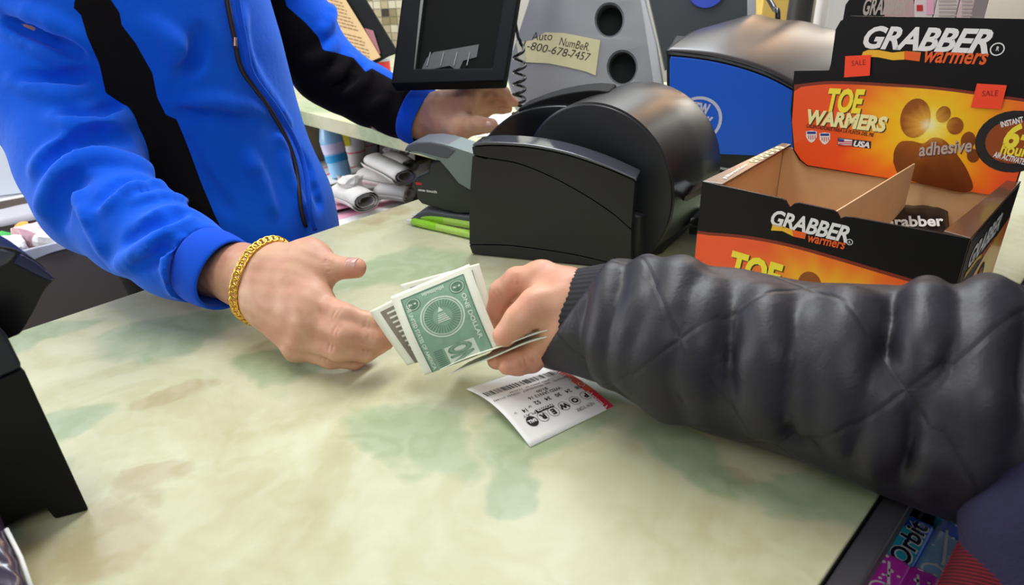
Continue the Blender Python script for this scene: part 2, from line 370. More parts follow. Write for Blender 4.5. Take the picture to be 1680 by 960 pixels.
def polysd(x, y, P):
    """signed distance in a plane to polygon P, positive inside"""
    P = np.array(P, float); best = np.full(x.shape, 1e9); ins = np.zeros(x.shape, bool)
    for i in range(len(P)):
        a = P[i]; b = P[(i+1) % len(P)]; v = b-a; t = np.clip(((x-a[0])*v[0]+(y-a[1])*v[1])/(v @ v), 0, 1)
        best = np.minimum(best, np.hypot(x-a[0]-t*v[0], y-a[1]-t*v[1]))
        c = ((a[1] > y) != (b[1] > y)) & (x < (b[0]-a[0])*(y-a[1])/(b[1]-a[1]+1e-12)+a[0]); ins ^= c
    return np.where(ins, best, -best)
def set_attr(o, name, vals):
    a = o.data.attributes.new(name, 'FLOAT', 'POINT'); a.data.foreach_set('value', np.asarray(vals, dtype=np.float32))

# ================================================================== large structure
LAM = laminate()
M_WALL = mat('painted_wall', (186, 182, 168), .7, bump=.1, bscale=60)
M_EDGE = mat('laminate_edge', (196, 194, 146), .45, var=.08)
M_DARKWOOD = mat('dark_cabinet', (62, 60, 58), .6)
M_OLIVE = mat('olive_cabinet_inside', (120, 112, 84), .65, var=.1)
M_FLOOR = mat('floor_tiles', (150, 140, 125), .4, var=.1, vscale=3)
BLK = mat('black_plastic', (34, 36, 39), .42, spec=.45, bump=.12, bscale=1400, bdist=.0003)
BLKG = mat('black_gloss', (22, 23, 28), .22)
BLKM = mat('black_matte', (17, 17, 18), .75, spec=.2)
WHT = mat('white_paper', (238, 236, 232), .7, var=.02)
INK = mat('print_black', (28, 26, 26), .7); INKW = mat('print_white', (235, 235, 232), .55)

def struct(o): o['kind'] = 'structure'; return o
struct(raw('floor', [(-4, -1.5, FLOOR), (4, -1.5, FLOOR), (4, 4, FLOOR), (-4, 4, FLOOR)], [(0, 1, 2, 3)], None, M_FLOOR))
WB = 2.70
wb = struct(prism('wall_back', [[(-3.2, WB, FLOOR), (3.2, WB, FLOOR), (3.2, WB, 1.6), (-3.2, WB, 1.6)]], (0, .1, 0), None, M_WALL))
struct(prism('wall_left', [[(-2.3, -.6, FLOOR), (-2.3, WB, FLOOR), (-2.3, WB, 1.6), (-2.3, -.6, 1.6)]], (-.1, 0, 0), None, M_WALL))

# mosaic panel on the back wall: single tiles with open joints
tc_ = [mat('mosaic_'+n, c, .35, var=.06) for n, c in (('cream', (205, 196, 168)), ('tan', (178, 164, 130)), ('olive', (140, 128, 92)), ('brown', (92, 72, 56)), ('dark', (62, 54, 50)))]
tp = .0275; ts = .0125
tm = []
for c in tc_:
    bm = bmesh.new(); bmesh.ops.create_cube(bm, size=1); bmesh.ops.scale(bm, vec=(ts*2, .006, ts*2), verts=bm.verts)
    me = bpy.data.meshes.new('tile'); bm.to_mesh(me); bm.free(); me.materials.append(c); tm.append(me)
rr = random.Random(3); first = None
for i in range(21):
    for j in range(14):
        o = bpy.data.objects.new('tile', rr.choices(tm, (6, 5, 3, 2, 2))[0]); COL.objects.link(o); o.parent = wb
        o.location = (-.62+i*tp, WB-.002, -.06+j*tp)

# ---- counters (s along the counter, t across it towards the clerk)
ctr = thing('front_counter', 'long pale green marbled counter between clerk and customer', 'counter', ct(.3, .4, FLOOR))
T0, T1 = .0665, .7345
prism('worktop', [[ct(-1.3, T0, -.032), ct(1.55, T0, -.032), ct(1.55, T1, -.032), ct(-1.3, T1, -.032)]], (0, 0, .032), ctr, LAM, .0012)
prism('cabinet', [[ct(-1.3, T0+.08, FLOOR), ct(1.5, T0+.08, FLOOR), ct(1.5, T1-.03, FLOOR), ct(-1.3, T1-.03, FLOOR)]], (0, 0, -.033-FLOOR), ctr, M_DARKWOOD, .002)
for k in range(1): prism('edge_band', [[ct(-1.3, T0-.0008, -.03), ct(1.55, T0-.0008, -.03), ct(1.55, T0-.0002, -.03), ct(-1.3, T0-.0002, -.03)]], (0, 0, .028), ctr, BLKM)
S0 = .765
ret = thing('return_counter', 'pale green marbled side counter with open shelf behind the clerk\'s outstretched left arm', 'counter', ct(1.1, 1.3, FLOOR))
prism('worktop', [[ct(S0, T1+.002, -.03), ct(1.5, T1+.002, -.03), ct(1.5, 2.2, -.03), ct(S0, 2.2, -.03)]], (0, 0, .03), ret, LAM, .0012)
prism('shelf', [[ct(.62, T1-.01, -.178), ct(1.2, T1-.01, -.178), ct(1.2, 2.15, -.178), ct(.62, 2.15, -.178)]], (0, 0, .018), ret, M_OLIVE, .001)
prism('back_panel', [[ct(1.2, T1, FLOOR), ct(1.22, T1, FLOOR), ct(1.22, 2.15, FLOOR), ct(1.2, 2.15, FLOOR)]], (0, 0, -.032-FLOOR), ret, M_OLIVE)
prism('side_panel', [[ct(.78, 1.52, -.16), ct(1.2, 1.52, -.16), ct(1.2, 1.54, -.16), ct(.78, 1.54, -.16)]], (0, 0, .13), ret, M_OLIVE)
prism('lower_front', [[ct(.66, T1, FLOOR), ct(.68, T1, FLOOR), ct(.68, 2.15, FLOOR), ct(.66, 2.15, FLOOR)]], (0, 0, -.18-FLOOR), ret, M_DARKWOOD)

# ================================================================== black label printer with the big round roll cover
ex = nrm([.949, -.316, 0]); ey = np.array([-ex[1], ex[0], 0]); PB = on(769, 418)
prt = thing('label_printer', 'large black printer with a rounded drum cover in the middle of the counter', 'printer', (.07, .76, 0))
def P_at(Y): return PB+ey*Y
def pf(L, Y=0.): return [onpl(x, y, P_at(Y), ey) for x, y in L]
def seam(pts, n=6): return [tuple(p) for p in spline(pts, n)]
topc = seam([(774, 241), (810, 239), (870, 243), (930, 255), (990, 275), (1040, 296)])
midc = seam([(800, 259), (850, 268), (905, 290), (960, 320), (1005, 350), (1036, 377)])
lowc = seam([(770, 402), (830, 403), (890, 410), (950, 420), (1005, 433), (1034, 440)])
dn = lambda L, d: [(x, y+d) for x, y in L]
PT = .022
prism('upper_panel', [pf(topc+[(1042, 300), (1036, 376)]+dn(midc[::-1][1:], 0)+[(776, 254)])], ey*PT, prt, BLK, .0009)
prism('side_panel', [pf([(775, 256), (799, 262)]+dn(midc, 1.6)+dn(lowc[::-1], -1)+[(769.5, 330)])], ey*PT, prt, BLK, .0009)
prism('lower_panel', [cz(pf(dn(lowc, .6)+[(1034, 446), (1005, 443), (900, 429), (775, 417)]), .002)], ey*PT, prt, BLK, .0009)
GLS = mat('smoked_strip', (70, 72, 80), .12, coat=1)
rail = seam([(776, 236), (810, 233), (870, 237), (930, 249), (990, 269), (1044, 293)])
prism('top_rail', [pf(rail+[(1044, 299)]+dn(topc[::-1], -1.2), -.004)], ey*.03, prt, GLS, .0012)
# drum
DW = .135; dc0 = onpl(975, 310, P_at(.050), ey); DR = .0935; da = ey*math.cos(math.radians(18))+ex*math.sin(math.radians(18))
lathe('roll_cover', dc0, dc0+da*DW, [(0, DR-.001), (.004, DR), (.008, DR), (.03, DR), (.5, DR*1.02), (.93, DR*1.01), (.98, DR*.99), (1, DR*.93)], prt, mat('satin_black_cover', (30, 28, 30), .30, spec=.5, coat=.08), 96)
lathe('cover_disc', dc0-da*.0012, dc0+da*.004, [(0, DR-.0030), (.3, DR-.0018), (1, DR-.0018)], prt, BLK, 96)
for o_ in prt.children:
    if o_.name.startswith(('roll_cover', 'cover_disc')):                # the drum is cut off level just above the base
        for v in o_.data.vertices: v.co.z = max(v.co.z, .006)
# paper housing behind, lower than the drum
hs = seam([(772, 300), (776, 262), (790, 236), (815, 207), (845, 187), (885, 176), (925, 174), (960, 180)])
prism('rear_housing', [cz(pf(hs+[(990, 330), (980, 420), (785, 412)], .088), .006)], ey*.07, prt, BLKG, .002, 3)
hs2 = seam([(850, 178), (890, 163), (930, 153), (970, 148), (1000, 150)])
prism('paper_slot', [pf(hs2+[(1000, 250), (850, 250)], .10)], ey*.045, prt, BLKM, .002)
W_ = .185; bz = .052
prism('base', [[P_at(PT)+ex*.004+ZZ*.0032, P_at(PT)+ex*.188+ZZ*.0025, P_at(.05)+ex*.212+ZZ*.0025, P_at(.175)+ex*.245+ZZ*.0025, P_at(.175)+ex*.01+ZZ*.0025]], (0, 0, bz), prt, BLK, .003)
for a, b in ((.02, .02), (.17, .02), (.02, .15), (.17, .15)):
    q = P_at(b)+ex*a; lathe('rubber_foot', q, q+ZZ*.003, [(0, .007), (1, .008)], prt, BLKM, 12)
# clear tray flap at the right of the drum
SMK = mat('smoked_flap', (60, 52, 48), .2, coat=.6)
fl = [onpl(*p, P_at(.045), ey) for p in ((1112, 330), (1152, 306), (1158, 314), (1128, 330))]
prism('clear_flap', [fl], ey*.02+ZZ*.001, prt, SMK, .0004)
lathe('power_knob', P_at(.105)+ex*.236+ZZ*.022, P_at(.105)+ex*.250+ZZ*.022, [(0, .016), (.7, .016), (1, .013)], prt, BLKG, 24)

# ================================================================== open cardboard display box of toe warmers
HB = .11
FL = on(1152, 298, HB); FR = on(1593, 392, HB); bx = nrm(FR-FL); by = np.array([-bx[1], bx[0], 0]); BW = np.linalg.norm(FR-FL); BD = .172
FL0 = FL*[1, 1, 0]+ZZ*.0005
KR = mat('brown_cardboard', (214, 174, 128), .8, var=.06, vscale=60, bump=.1, bscale=500); CB = mat('carton_black', (12, 11, 13), .45, spec=.3)
bxo = thing('display_box', 'open black and orange cardboard box of toe warmers with dividers and a tall back card', 'display box', FL0+bx*BW/2+by*BD/2)
def Bp(a, b, z): return FL0+bx*a+by*b+ZZ*z
TH = .0022
def fpx(x, y): return onpl(x, y, FL, by)
fw = [Bp(0, 0, 0)]+[fpx(*p) for p in ((1152, 298), (1281, 326), (1288, 329), (1295, 341), (1303, 334), (1311, 333), (1366, 345), (1373, 349), (1378, 359), (1386, 356), (1400, 357), (1591, 392))]+[Bp(BW, 0, 0)]
prism('front_wall', [fw], by*TH, bxo, [CB]); prism('front_liner', [[p+by*(TH+.0001)+(ZZ*.0005 if i in (0, len(fw)-1) else -ZZ*.0008) for i, p in enumerate(fw)]], by*.0006, bxo, KR)
def wall4(name, a0, b0, a1, b1, z0, z1, th, m):
    return prism(name, [[Bp(a0, b0, z0), Bp(a1, b1, z0), Bp(a1, b1, z1), Bp(a0, b0, z1)]], th, bxo, m)
wall4('side_wall', 0, .003, 0, BD, 0, HB-.0035, bx*.0012, CB); wall4('side_liner', .0013, .003, .0013, BD, 0, HB-.004, bx*.001, KR)
wall4('side_wall', BW, .003, BW, BD, 0, HB-.0035, -bx*.0012, CB); wall4('side_liner', BW-.0013, .003, BW-.0013, BD, 0, HB-.004, -bx*.001, KR)
wall4('back_wall', .002, BD, BW-.002, BD, 0, HB-.004, by*.0015, CB); wall4('back_liner', .003, BD-.0015, BW-.003, BD-.0015, 0, HB-.004, by*.0012, KR)
prism('bottom', [[Bp(.002, .004, .001), Bp(BW-.002, .004, .001), Bp(BW-.002, BD-.002, .001), Bp(.002, BD-.002, .001)]], ZZ*.0015, bxo, KR)
# folded rims left and right
RIM = mat('carton_rim', (92, 62, 46), .28, coat=.5)
for sgn, a in ((1, 0), (-1, BW)):
    rm = prism('side_rim', [[Bp(a, .0005, HB-.003), Bp(a+sgn*.019, .004, HB-.003), Bp(a+sgn*.010, BD, HB-.003), Bp(a, BD, HB-.003)]], ZZ*.003, bxo, RIM, .0008)
    if sgn > 0:
        rp = plane_print(Bp(0, 0, HB+.0002), bx, by, ZZ); GLD = mat('print_cream', (240, 226, 170), .6)
        rp.text('grabberworld.com', (.0135, .018), (.0095, .072), .0042, INKW, bold=.01)
        for k in range(6): rp.disc((.0075-.0002*k, .088+k*.0125), .0046, GLD, 1); rp.disc((.0075-.0002*k, .088+k*.0125), .0022, mat('print_brown', (120, 84, 50), .6), 2, n=5)
        rp.build('rim_lettering', rm)
d0 = on(1366, 349, HB-.003); d1 = on(1499, 268, HB+.004); dd = nrm((d1-d0)*[1, 1, 0])
dp = [d0, d1, d1*[1, 1, 0]+ZZ*.004, d0*[1, 1, 0]+ZZ*.004]; prism('divider', [dp], np.cross(dd, ZZ)*.0014, bxo, KR)
LNR = mat('liner_fold', (176, 136, 94), .85)
# back card
bcP = Bp(0, BD-.004, 0); bcn = -by
def hpx(x, y): return onpl(x, y, bcP, by)
ho = [hpx(*p) for p in ((1325, 272), (1312, 262), (1302, 246), (1298, 180), (1304, 116), (1361, 115), (1364, 105), (1372, 48), (1380, 34), (1396, 26))]
tr = onpl(1760, 40, bcP, by); br_ = Bp(BW, BD-.004, HB-.028); bl_ = Bp(BW-.004, BD-.004, HB-.028)
ho += [hpx(1680, 31), Bp(BW-.006, BD-.004, tr[2]+.0), Bp(BW-.002, BD-.004, tr[2]-.008), Bp(BW-.002, BD-.004, hpx(1640, 322)[2])]
bc = prism('back_card', [ho], -by*.0014, bxo, [CB])
def sunburst(name, c, R, seed=0):
    m = mat(name, (240, 150, 20), .32, coat=.3); g = NT(m); uv = g.n('UVMap').outputs[0]; sp = g.n('SeparateXYZ'); g.l(uv, sp.inputs[0])
    x = g.math('SUBTRACT', sp.outputs[0], c[0]); y = g.math('SUBTRACT', sp.outputs[1], c[1])
    r = g.math('DIVIDE', g.math('SQRT', g.math('ADD', g.math('MULTIPLY', x, x), g.math('MULTIPLY', g.math('MULTIPLY', y, y), 1.3))), R)
    an = g.math('ARCTAN2', y, x); ray_ = g.math('ADD', g.math('SINE', g.math('MULTIPLY', an, 7.)), g.math('SINE', g.math('ADD', g.math('MULTIPLY', an, 17.), 1.+seed)))
    f = g.math('SUBTRACT', r, g.math('MULTIPLY', g.math('MULTIPLY', ray_, .055), g.math('MINIMUM', r, 1.)))
    c_ = g.ramp(f, [(0, lin((255, 252, 215))), (.10, lin((255, 240, 110))), (.26, lin((250, 205, 30))), (.5, lin((252, 178, 22))), (.74, lin((248, 124, 26))), (1, lin((246, 88, 36)))])
    g.l(c_, g.b.inputs['Base Color']); return m
YEL = mat('print_yellow', (250, 232, 60), .5); CRM = mat('print_pale_yellow', (244, 240, 170), .5); ORG = mat('print_orange', (238, 96, 30), .5)
BRN = mat('print_foot_brown', (150, 78, 24), .5); GRY = mat('print_grey', (186, 172, 160), .5); BLU = mat('print_blue', (40, 62, 140), .5); RED = mat('print_red', (200, 40, 40), .5); AMB = mat('print_amber', (242, 184, 40), .5)
def hdr_print():
    P0 = bcP-by*.0015; n = -by; f = px_to_uv(P0, bx, ZZ, n); p = plane_print(P0, bx, ZZ, n)
    c = f(1523, 205); sb = sunburst('toe_warmer_artwork', c, .085)
    cv = spline([(1303, 144), (1365, 138), (1459, 142), (1552, 149), (1680, 167)], 5); cr = [f(*q) for q in cv]; u1 = BW-.003
    end = cr[-1][1]-(cr[-2][1]-cr[-1][1])*-1*.0
    band = [f(x, y-5) for x, y in cv]; RB = mat('print_dark_red', (128, 44, 22), .5)
    lowr = [f(1325, 271), f(1314, 262), f(1303.5, 246), f(1299.5, 200), f(1303, 150)]
    zb = f(1640, 322)[1]
    p.poly([lowr[4], *band[0:1]]+band[1:]+[(u1, band[-1][1]-.004), (u1, zb), lowr[0], lowr[1], lowr[2], lowr[3]], RB, 1)
    p.poly([lowr[4]]+cr[1:]+[(u1, cr[-1][1]-.004), (u1, zb), lowr[0], lowr[1], lowr[2], lowr[3]], sb, 2)
    def Z(x, y): return f(1240+x/3.2, y/3.2)                     # points read off an enlargement
    def mm(px_): return px_/FPX*.80
    p.text('GRABBER', Z(560, 248), Z(1222, 278), mm(27), INKW, 3, .035, .3, .95)
    p.text('R', Z(1260, 266), Z(1276, 267), mm(5), INKW, 3, .02); p.disc(Z(1268, 258), mm(7.5), INKW, 3, mm(6.2))
    p.poly([Z(*q) for q in ((556, 292), (564, 272), (590, 262), (640, 262), (720, 276), (790, 268), (868, 275), (860, 322), (790, 312), (720, 316), (640, 300), (590, 298))], AMB, 3)
    p.poly([Z(*q) for q in ((780, 268), (868, 277), (860, 322), (780, 312))], ORG, 4)
    p.text('warmers', Z(880, 324), Z(1212, 338), mm(19), ORG, 3, .02, .25)
    DG = mat('print_dark_green', (60, 60, 20), .5)
    for dx, m_, l_ in ((5, DG, 4), (0, YEL, 5)):
        p.text('TOE', Z(372+dx, 580+dx), Z(562+dx, 590+dx), mm(31), m_, l_, .045, .2); p.text('WARMERS', Z(265+dx, 645+dx), Z(682+dx, 690+dx), mm(20), m_ if dx else CRM, l_, .05, .15)
    p.text('CALENTADORES PARA LA PUNTA DEL PIE', Z(265, 668), Z(620, 718), mm(5), mat('print_dark_brown', (92, 40, 14), .5), 4, .03, .2)
    for cx, cy, c1, c2 in ((293, 715, INKW, BLU), (363, 725, INKW, BLU)):
        sh = [(-28, -26), (0, -30), (28, -26), (28, 5), (14, 26), (0, 34), (-14, 26), (-28, 5)]
        p.poly([Z(cx+a, cy+b) for a, b in sh], c1, 4); p.poly([Z(cx+a*.82, cy-18+b*.3) for a, b in ((-28, -22), (28, -22), (28, 20), (-28, 20))], c2, 5)
        for k in (-16, -5, 6, 17): p.poly([Z(cx+k, cy-6), Z(cx+k+4, cy-6), Z(cx+k+4, cy+20-abs(k)*.4), Z(cx+k, cy+20-abs(k)*.4)], RED, 5)
    p.poly([Z(432, 722), Z(606, 742), Z(604, 780), Z(430, 760)], INK, 4); p.text('USA', Z(512, 766), Z(598, 776), mm(8), INKW, 5, .05, .2)
    p.poly([Z(435, 726), Z(508, 734), Z(506, 766), Z(433, 757)], INKW, 5); p.poly([Z(435, 727), Z(465, 731), Z(464, 745), Z(434, 741)], BLU, 6)
    for k in (0, 10, 20): p.poly([Z(436, 741+k), Z(507, 742+k), Z(507, 747+k), Z(436, 746+k)], RED, 6)
    # foot print: pad and five toes
    def oval(cx, cy, a, b, t): return [Z(cx+a*math.cos(k)*math.cos(t)-b*math.sin(k)*math.sin(t), cy+a*math.cos(k)*math.sin(t)+b*math.sin(k)*math.cos(t)) for k in np.linspace(0, 6.283, 25)[:-1]]
    FT = sunburst('foot_print_artwork', c, .085, 2); FT.node_tree  # same rays, browner
    e = [x for x in FT.node_tree.nodes if x.type == 'VALTORGB'][0].color_ramp.elements
    for el, cc in zip(e, ((255, 246, 190), (226, 170, 60), (158, 88, 22), (124, 62, 16), (110, 48, 14), (96, 40, 12))): el.color = (*lin(cc), 1)
    for a in ((838, 620, 78, 105, .25), (985, 600, 37, 45, .5), (1047, 660, 44, 46, .4), (1115, 738, 38, 48, .3), (1142, 817, 33, 36, 0)): p.poly(oval(*a), FT, 4)
    p.poly([Z(*q) for q in spline([(722, 850), (728, 790), (760, 745), (820, 740), (880, 752), (930, 722), (990, 735), (1040, 790), (1085, 850), (1118, 910), (1140, 985), (1090, 1010), (960, 985), (820, 950), (750, 915), (722, 850)], 5)[:-1]], FT, 4)
    p.text('adhesive', Z(862, 824), Z(1140, 800), mm(17), mat('print_shadow', (110, 60, 40), .5), 5, .03, .2); p.text('adhesive', Z(858, 818), Z(1136, 794), mm(17), GRY, 6, .02, .2)
    cc = Z(1352, 745); p.disc(cc, mm(40), INK, 4, ry=mm(38)); p.disc(cc, mm(29), mat('print_rust', (150, 70, 20), .5), 5, ry=mm(27))
    p.text('6+', Z(1290, 768), Z(1466, 796), mm(30), YEL, 6, .04, .1); p.text('hours', Z(1280, 806), Z(1448, 826), mm(14), YEL, 6, .03, .1)
    p.text('INSTANT', Z(1290, 668), Z(1408, 640), mm(7), INKW, 6, .03); p.text('AIR ACTIVATED', Z(1245, 822), Z(1425, 868), mm(7), INKW, 6, .03)
    p.text('CALOR INSTANTANEO', Z(1290, 630), Z(1430, 612), mm(4), INK, 5, .02); p.text('SE ACTIVA CON EL AIRE', Z(1235, 850), Z(1430, 892), mm(4), INK, 5, .02)
    p.build('card_artwork', bc)
    ST = mat('sale_sticker_red', (255, 72, 34), .6)
    for q, t0, t1, dz in ((((1387, 92), (1429, 90), (1427, 124), (1385, 127)), (1397, 108), (1420, 106), 0), (((1603, 137), (1652, 140), (1642, 179), (1593, 176)), (1611, 158), (1637, 157), 0)):
        s_ = prism('sale_sticker', [[onpl(*a, P0-by*.0014, by) for a in q]], -by*.0003, bxo, ST); g_ = plane_print(P0-by*.0018, bx, ZZ, n); f2 = px_to_uv(P0-by*.0018, bx, ZZ, n)
        s_['label'] = 'fluorescent red SALE sticker'; g_.text('SALE', f2(*t0), f2(*t1), mm(6.5), mat('print_maroon', (150, 30, 20), .6), 1, .0); g_.build('sticker_lettering', s_)
hdr_print()
def front_print():
    P0 = FL0-by*.0001; n = -by; f = px_to_uv(P0, bx, ZZ, n); p = plane_print(P0, bx, ZZ, n); mm = lambda a: a/FPX*.66
    c = f(1345, 530); sb = sunburst('front_toe_artwork', c, .095, 1)
    cv = [f(*q) for q in spline([(1150, 385), (1220, 391), (1290, 404), (1360, 423), (1450, 450), (1580, 488)], 5)]; cv[0] = (0.0003, cv[0][1]); cv[-1] = (BW-.0005, cv[-1][1])
    up_ = [(u, v+.003) for u, v in cv]
    p.poly(up_+[(BW-.0005, .001), (.0005, .001)], mat('print_dark_red', (128, 44, 22)), 1); p.poly(cv+[(BW-.0005, .001), (.0005, .001)], sb, 2)
    p.text('GRABBER', f(1264, 368), f(1391, 398), mm(24), INKW, 3, .03, .25, .95); p.disc(f(1394, 397), mm(4.5), INKW, 3, mm(3.6)); p.text('R', f(1392.4, 399), f(1395.5, 399.6), mm(3.5), INKW, 3, .02)
    p.poly([f(*q) for q in ((1265, 378), (1268, 368), (1282, 370), (1300, 377), (1323, 382), (1321, 392), (1302, 388), (1284, 379))], AMB, 3); p.poly([f(*q) for q in ((1300, 377), (1323, 382), (1321, 392), (1302, 388))], ORG, 4)
    p.text('warmers', f(1325, 396), f(1386, 409), mm(14), ORG, 3, .02, .2)
    DG = mat('print_dark_green', (60, 60, 20))
    for d, a, b in ((2, DG, DG), (0, YEL, CRM)):
        p.text('TOE', f(1196+d, 450+d), f(1279+d, 476+d), mm(43), a, 4 if d else 5, .05, .12); p.text('WARMERS', f(1156+d, 468+d), f(1330+d, 512+d), mm(31), b, 4 if d else 5, .05, .12)
    FT = MATS['foot_print_artwork']; p.disc(f(1328, 466), mm(17), BRN, 4, ry=mm(20)); p.disc(f(1375, 490), mm(9), BRN, 4)
    p.build('front_artwork', bpy.data.objects['front_wall'])
front_print()
def side_print():
    P0 = Bp(BW, 0, 0)+bx*.0002; n = bx; p = plane_print(P0, by, ZZ, n); f = px_to_uv(P0, by, ZZ, n); mm = lambda a: a/FPX*.62
    sb = sunburst('side_toe_artwork', (.11, .03), .09, 3)
    p.poly([(.004, .001), (.004, .040), (.05, .056), (.1, .070), (BD, .078), (BD, .001)], sb, 1)
    p.text('GRABBER', (.020, .078), (.120, .080), .017, INKW, 2, .03, .2); p.poly([(.018, .070), (.055, .073), (.07, .070), (.07, .074), (.05, .077), (.019, .075)], AMB, 3); p.text('warmers', (.072, .068), (.115, .069), .009, ORG, 3, .02, .2)
    p.disc((.09, .042), .017, INK, 2); p.disc((.09, .042), .012, BRN, 3); p.text('6+', (.081, .038), (.1, .038), .012, YEL, 4, .04)
    o = p.build('side_artwork', bpy.data.objects['side_wall.001'])
side_print()
# packet left inside
pk = thing('warmer_packet', 'small black packet lying in the right compartment of the toe warmer box', 'packet', Bp(.15, .09, .003))
pc = on(1490, 372, .045)
PKM = mat('packet_film', (32, 28, 28), .25, coat=.5)
pu = nrm([.92, -.4, .1]); pv = nrm([.4, .8, .42]); pv = nrm(pv-pu*(pu @ pv)); pn = np.cross(pu, pv)
PC = on(1492, 374, .058)
grid('film', lambda a, b: PC+pu*(a-.5)*.066+pv*(b-.5)*.062+pn*.004*math.sin(math.pi*a)*math.sin(math.pi*b)+pn*.0006*math.sin(30*a), 16, 12, pk, PKM, .0005)
pp = plane_print(PC+pn*.0048, pu, pv, pn); pp.text('Grabber', (-.024, -.004), (.028, -.001), .014, INKW, 1, .03); pp.build('lettering', pk)
PC2 = Bp(.168, .145, .042)
ins = raw('folded_insert', [PC+pu*x_+pv*y_-pn*(.006+z_) for z_ in (0, .001) for x_, y_ in ((-.034, -.031), (.034, -.031), (.034, .033), (-.034, .033))], [(0, 1, 2, 3), (7, 6, 5, 4), (0, 4, 5, 1), (1, 5, 6, 2), (2, 6, 7, 3), (3, 7, 4, 0)], pk, KR)

# ================================================================== stapler, pens
sx = nrm([.93, -.36, 0]); sy = np.array([-sx[1], sx[0], 0]); SP = on(672, 362)
stp = thing('stapler', 'grey and black desktop stapler beside the big black printer', 'stapler', SP+sx*.06)
def sf(L, Y=0.): return [onpl(x, y, SP+sy*Y, sy) for x, y in L]
SG = mat('stapler_grey', (124, 138, 136), .4); SDG = mat('stapler_dark_grey', (88, 92, 100), .5); SBK = mat('stapler_black', (44, 48, 46), .45); SLV = mat('silver_plastic', (178, 182, 186), .35, metal=.3)
prism('base', [sf([(670, 362), (684, 351), (700, 346), (735, 352), (772, 356), (779, 358), (779, 372), (740, 371), (682, 366)])], sy*.04, stp, SDG, .0015)
prism('anvil', [sf([(700, 351), (704, 342), (740, 345), (744, 352)], .012)], sy*.016, stp, SLV, .0006)
prism('magazine', [sf([(678, 298), (684, 291), (702, 284), (706, 268), (730, 262), (770, 300), (778, 306), (778, 350), (752, 351), (744, 349), (692, 335), (685, 327)], .004)], sy*.032, stp, SBK, .002)
prism('handle', [sf([(663, 252), (672, 250), (690, 253), (722, 264), (736, 280), (752, 300), (770, 311), (778, 313), (778, 253), (770, 250), (740, 240), (722, 235), (700, 240)], .0)], sy*.04, stp, SG, .003, 3)
prism('handle_grip', [sf([(661, 249), (667, 239), (680, 233), (705, 232), (730, 237), (750, 247), (735, 262), (722, 260), (690, 251), (672, 249)], -.001)], sy*.042, stp, SDG, .003, 3)
p = plane_print(SP+sy*.0038, sx, ZZ, -sy); f = px_to_uv(SP+sy*.0038, sx, ZZ, -sy)
p.text('one touch', f(686, 313), f(717, 317), .0034, INKW, 1, .03); p.poly([f(682, 299), f(692, 300), f(692, 304), f(682, 303)], RED, 1); p.build('lettering', stp)
GRN = mat('pen_green', (150, 214, 30), .25, coat=.6); GRC = mat('pen_clear_green', (176, 220, 90), .15, coat=.8); PWH = mat('pen_white', (226, 232, 226), .3)
def pen(p0, p1, label, dz):
    t = thing('ballpoint_pen', label, 'pen', (p0+p1)/2, 'green pens beside the stapler'); R_ = .0048
    a = lambda f_: p0+(p1-p0)*f_
    lathe('tip', a(0), a(.07), [(0, .0008), (.5, .0018), (1, .0032)], t, PWH, 14); lathe('grip', a(.07), a(.36), [(0, .0034), (.08, R_), (.5, R_*1.08), (1, R_)], t, GRN, 18)
    lathe('barrel', a(.36), a(.94), [(0, R_*.95), (.5, R_*.95), (1, R_*.9)], t, GRC, 18); lathe('button', a(.94), a(1), [(0, .0028), (.8, .0028), (1, .002)], t, PWH, 12)
    d = nrm(p1-p0); s_ = nrm(np.cross(d, ZZ)); box('clip', a(.8)+ZZ*(R_+.0001), d, s_, .034, .004, .0012, t, GRN, .0004)
pen(on(667, 361, .005), on(667, 361, .005)+nrm(on(775, 386, .005)-on(667, 361, .005))*.14, 'green pen with its white tip pointing left, nearest the viewer by the stapler', 0)
pen(on(676, 353, .005)+ZZ*.0, on(676, 353, .005)+nrm(on(775, 370, .005)-on(676, 353, .005))*.14, 'green pen lying just behind another, close against the stapler base', 0)

# ================================================================== silver lottery terminal and what stands around it
tx = nrm([.97, -.24, 0]); ty = np.array([-tx[1], tx[0], 0]); TP = on(905, 192, 0); TP = CC+(dep(950, 150, 1.13)-CC); TP = TP*[1, 1, 0]
trm = thing('lottery_terminal', 'tall silver grey terminal back with two round holes and a taped note', 'terminal', TP)
TSL = mat('terminal_silver', (150, 151, 156), .38, metal=.25, spec=.6); TLT = mat('terminal_rim', (196, 198, 204), .3, metal=.2)
tt = nrm([0, 0.20, 1]); tn = nrm(-ty+ZZ*.20); tt = nrm(ZZ-tn*(ZZ @ tn))
def tpx(x, y, k=0.): return onpl(x, y, TP+tn*k, tn)
out = [(892, -75), (868, 0), (850, 55), (830, 118), (838, 142), (862, 172), (900, 212), (950, 240), (1092, 240), (1088, 140), (1076, 70), (1058, 0), (1038, -75)]
h1 = [(1000+24*math.cos(a), 33+29*math.sin(a)) for a in np.linspace(0, 6.283, 33)[:-1]]; h2 = [(1021+25*math.cos(a), 111+29*math.sin(a)) for a in np.linspace(0, 6.283, 33)[:-1]]
bd = prism('shell', [cz([tpx(*q) for q in L], .012) for L in (out, h1, h2)], -tn*.04, trm, TSL, .0009, 1)
for h_ in (h1, h2):
    H_ = [tpx(*q, -.004) for q in h_]; cq = sum(H_)/len(H_)
    prism('hole_sleeve', [[cq+(q-cq)*1.0 for q in H_], [cq+(q-cq)*.9 for q in H_]], -tn*.05, trm, mat('hole_grey', (110, 112, 116), .45)); prism('hole_bottom', [[q-tn*.045 for q in H_]], -tn*.006, trm, mat('hole_dark', (44, 46, 48), .7))
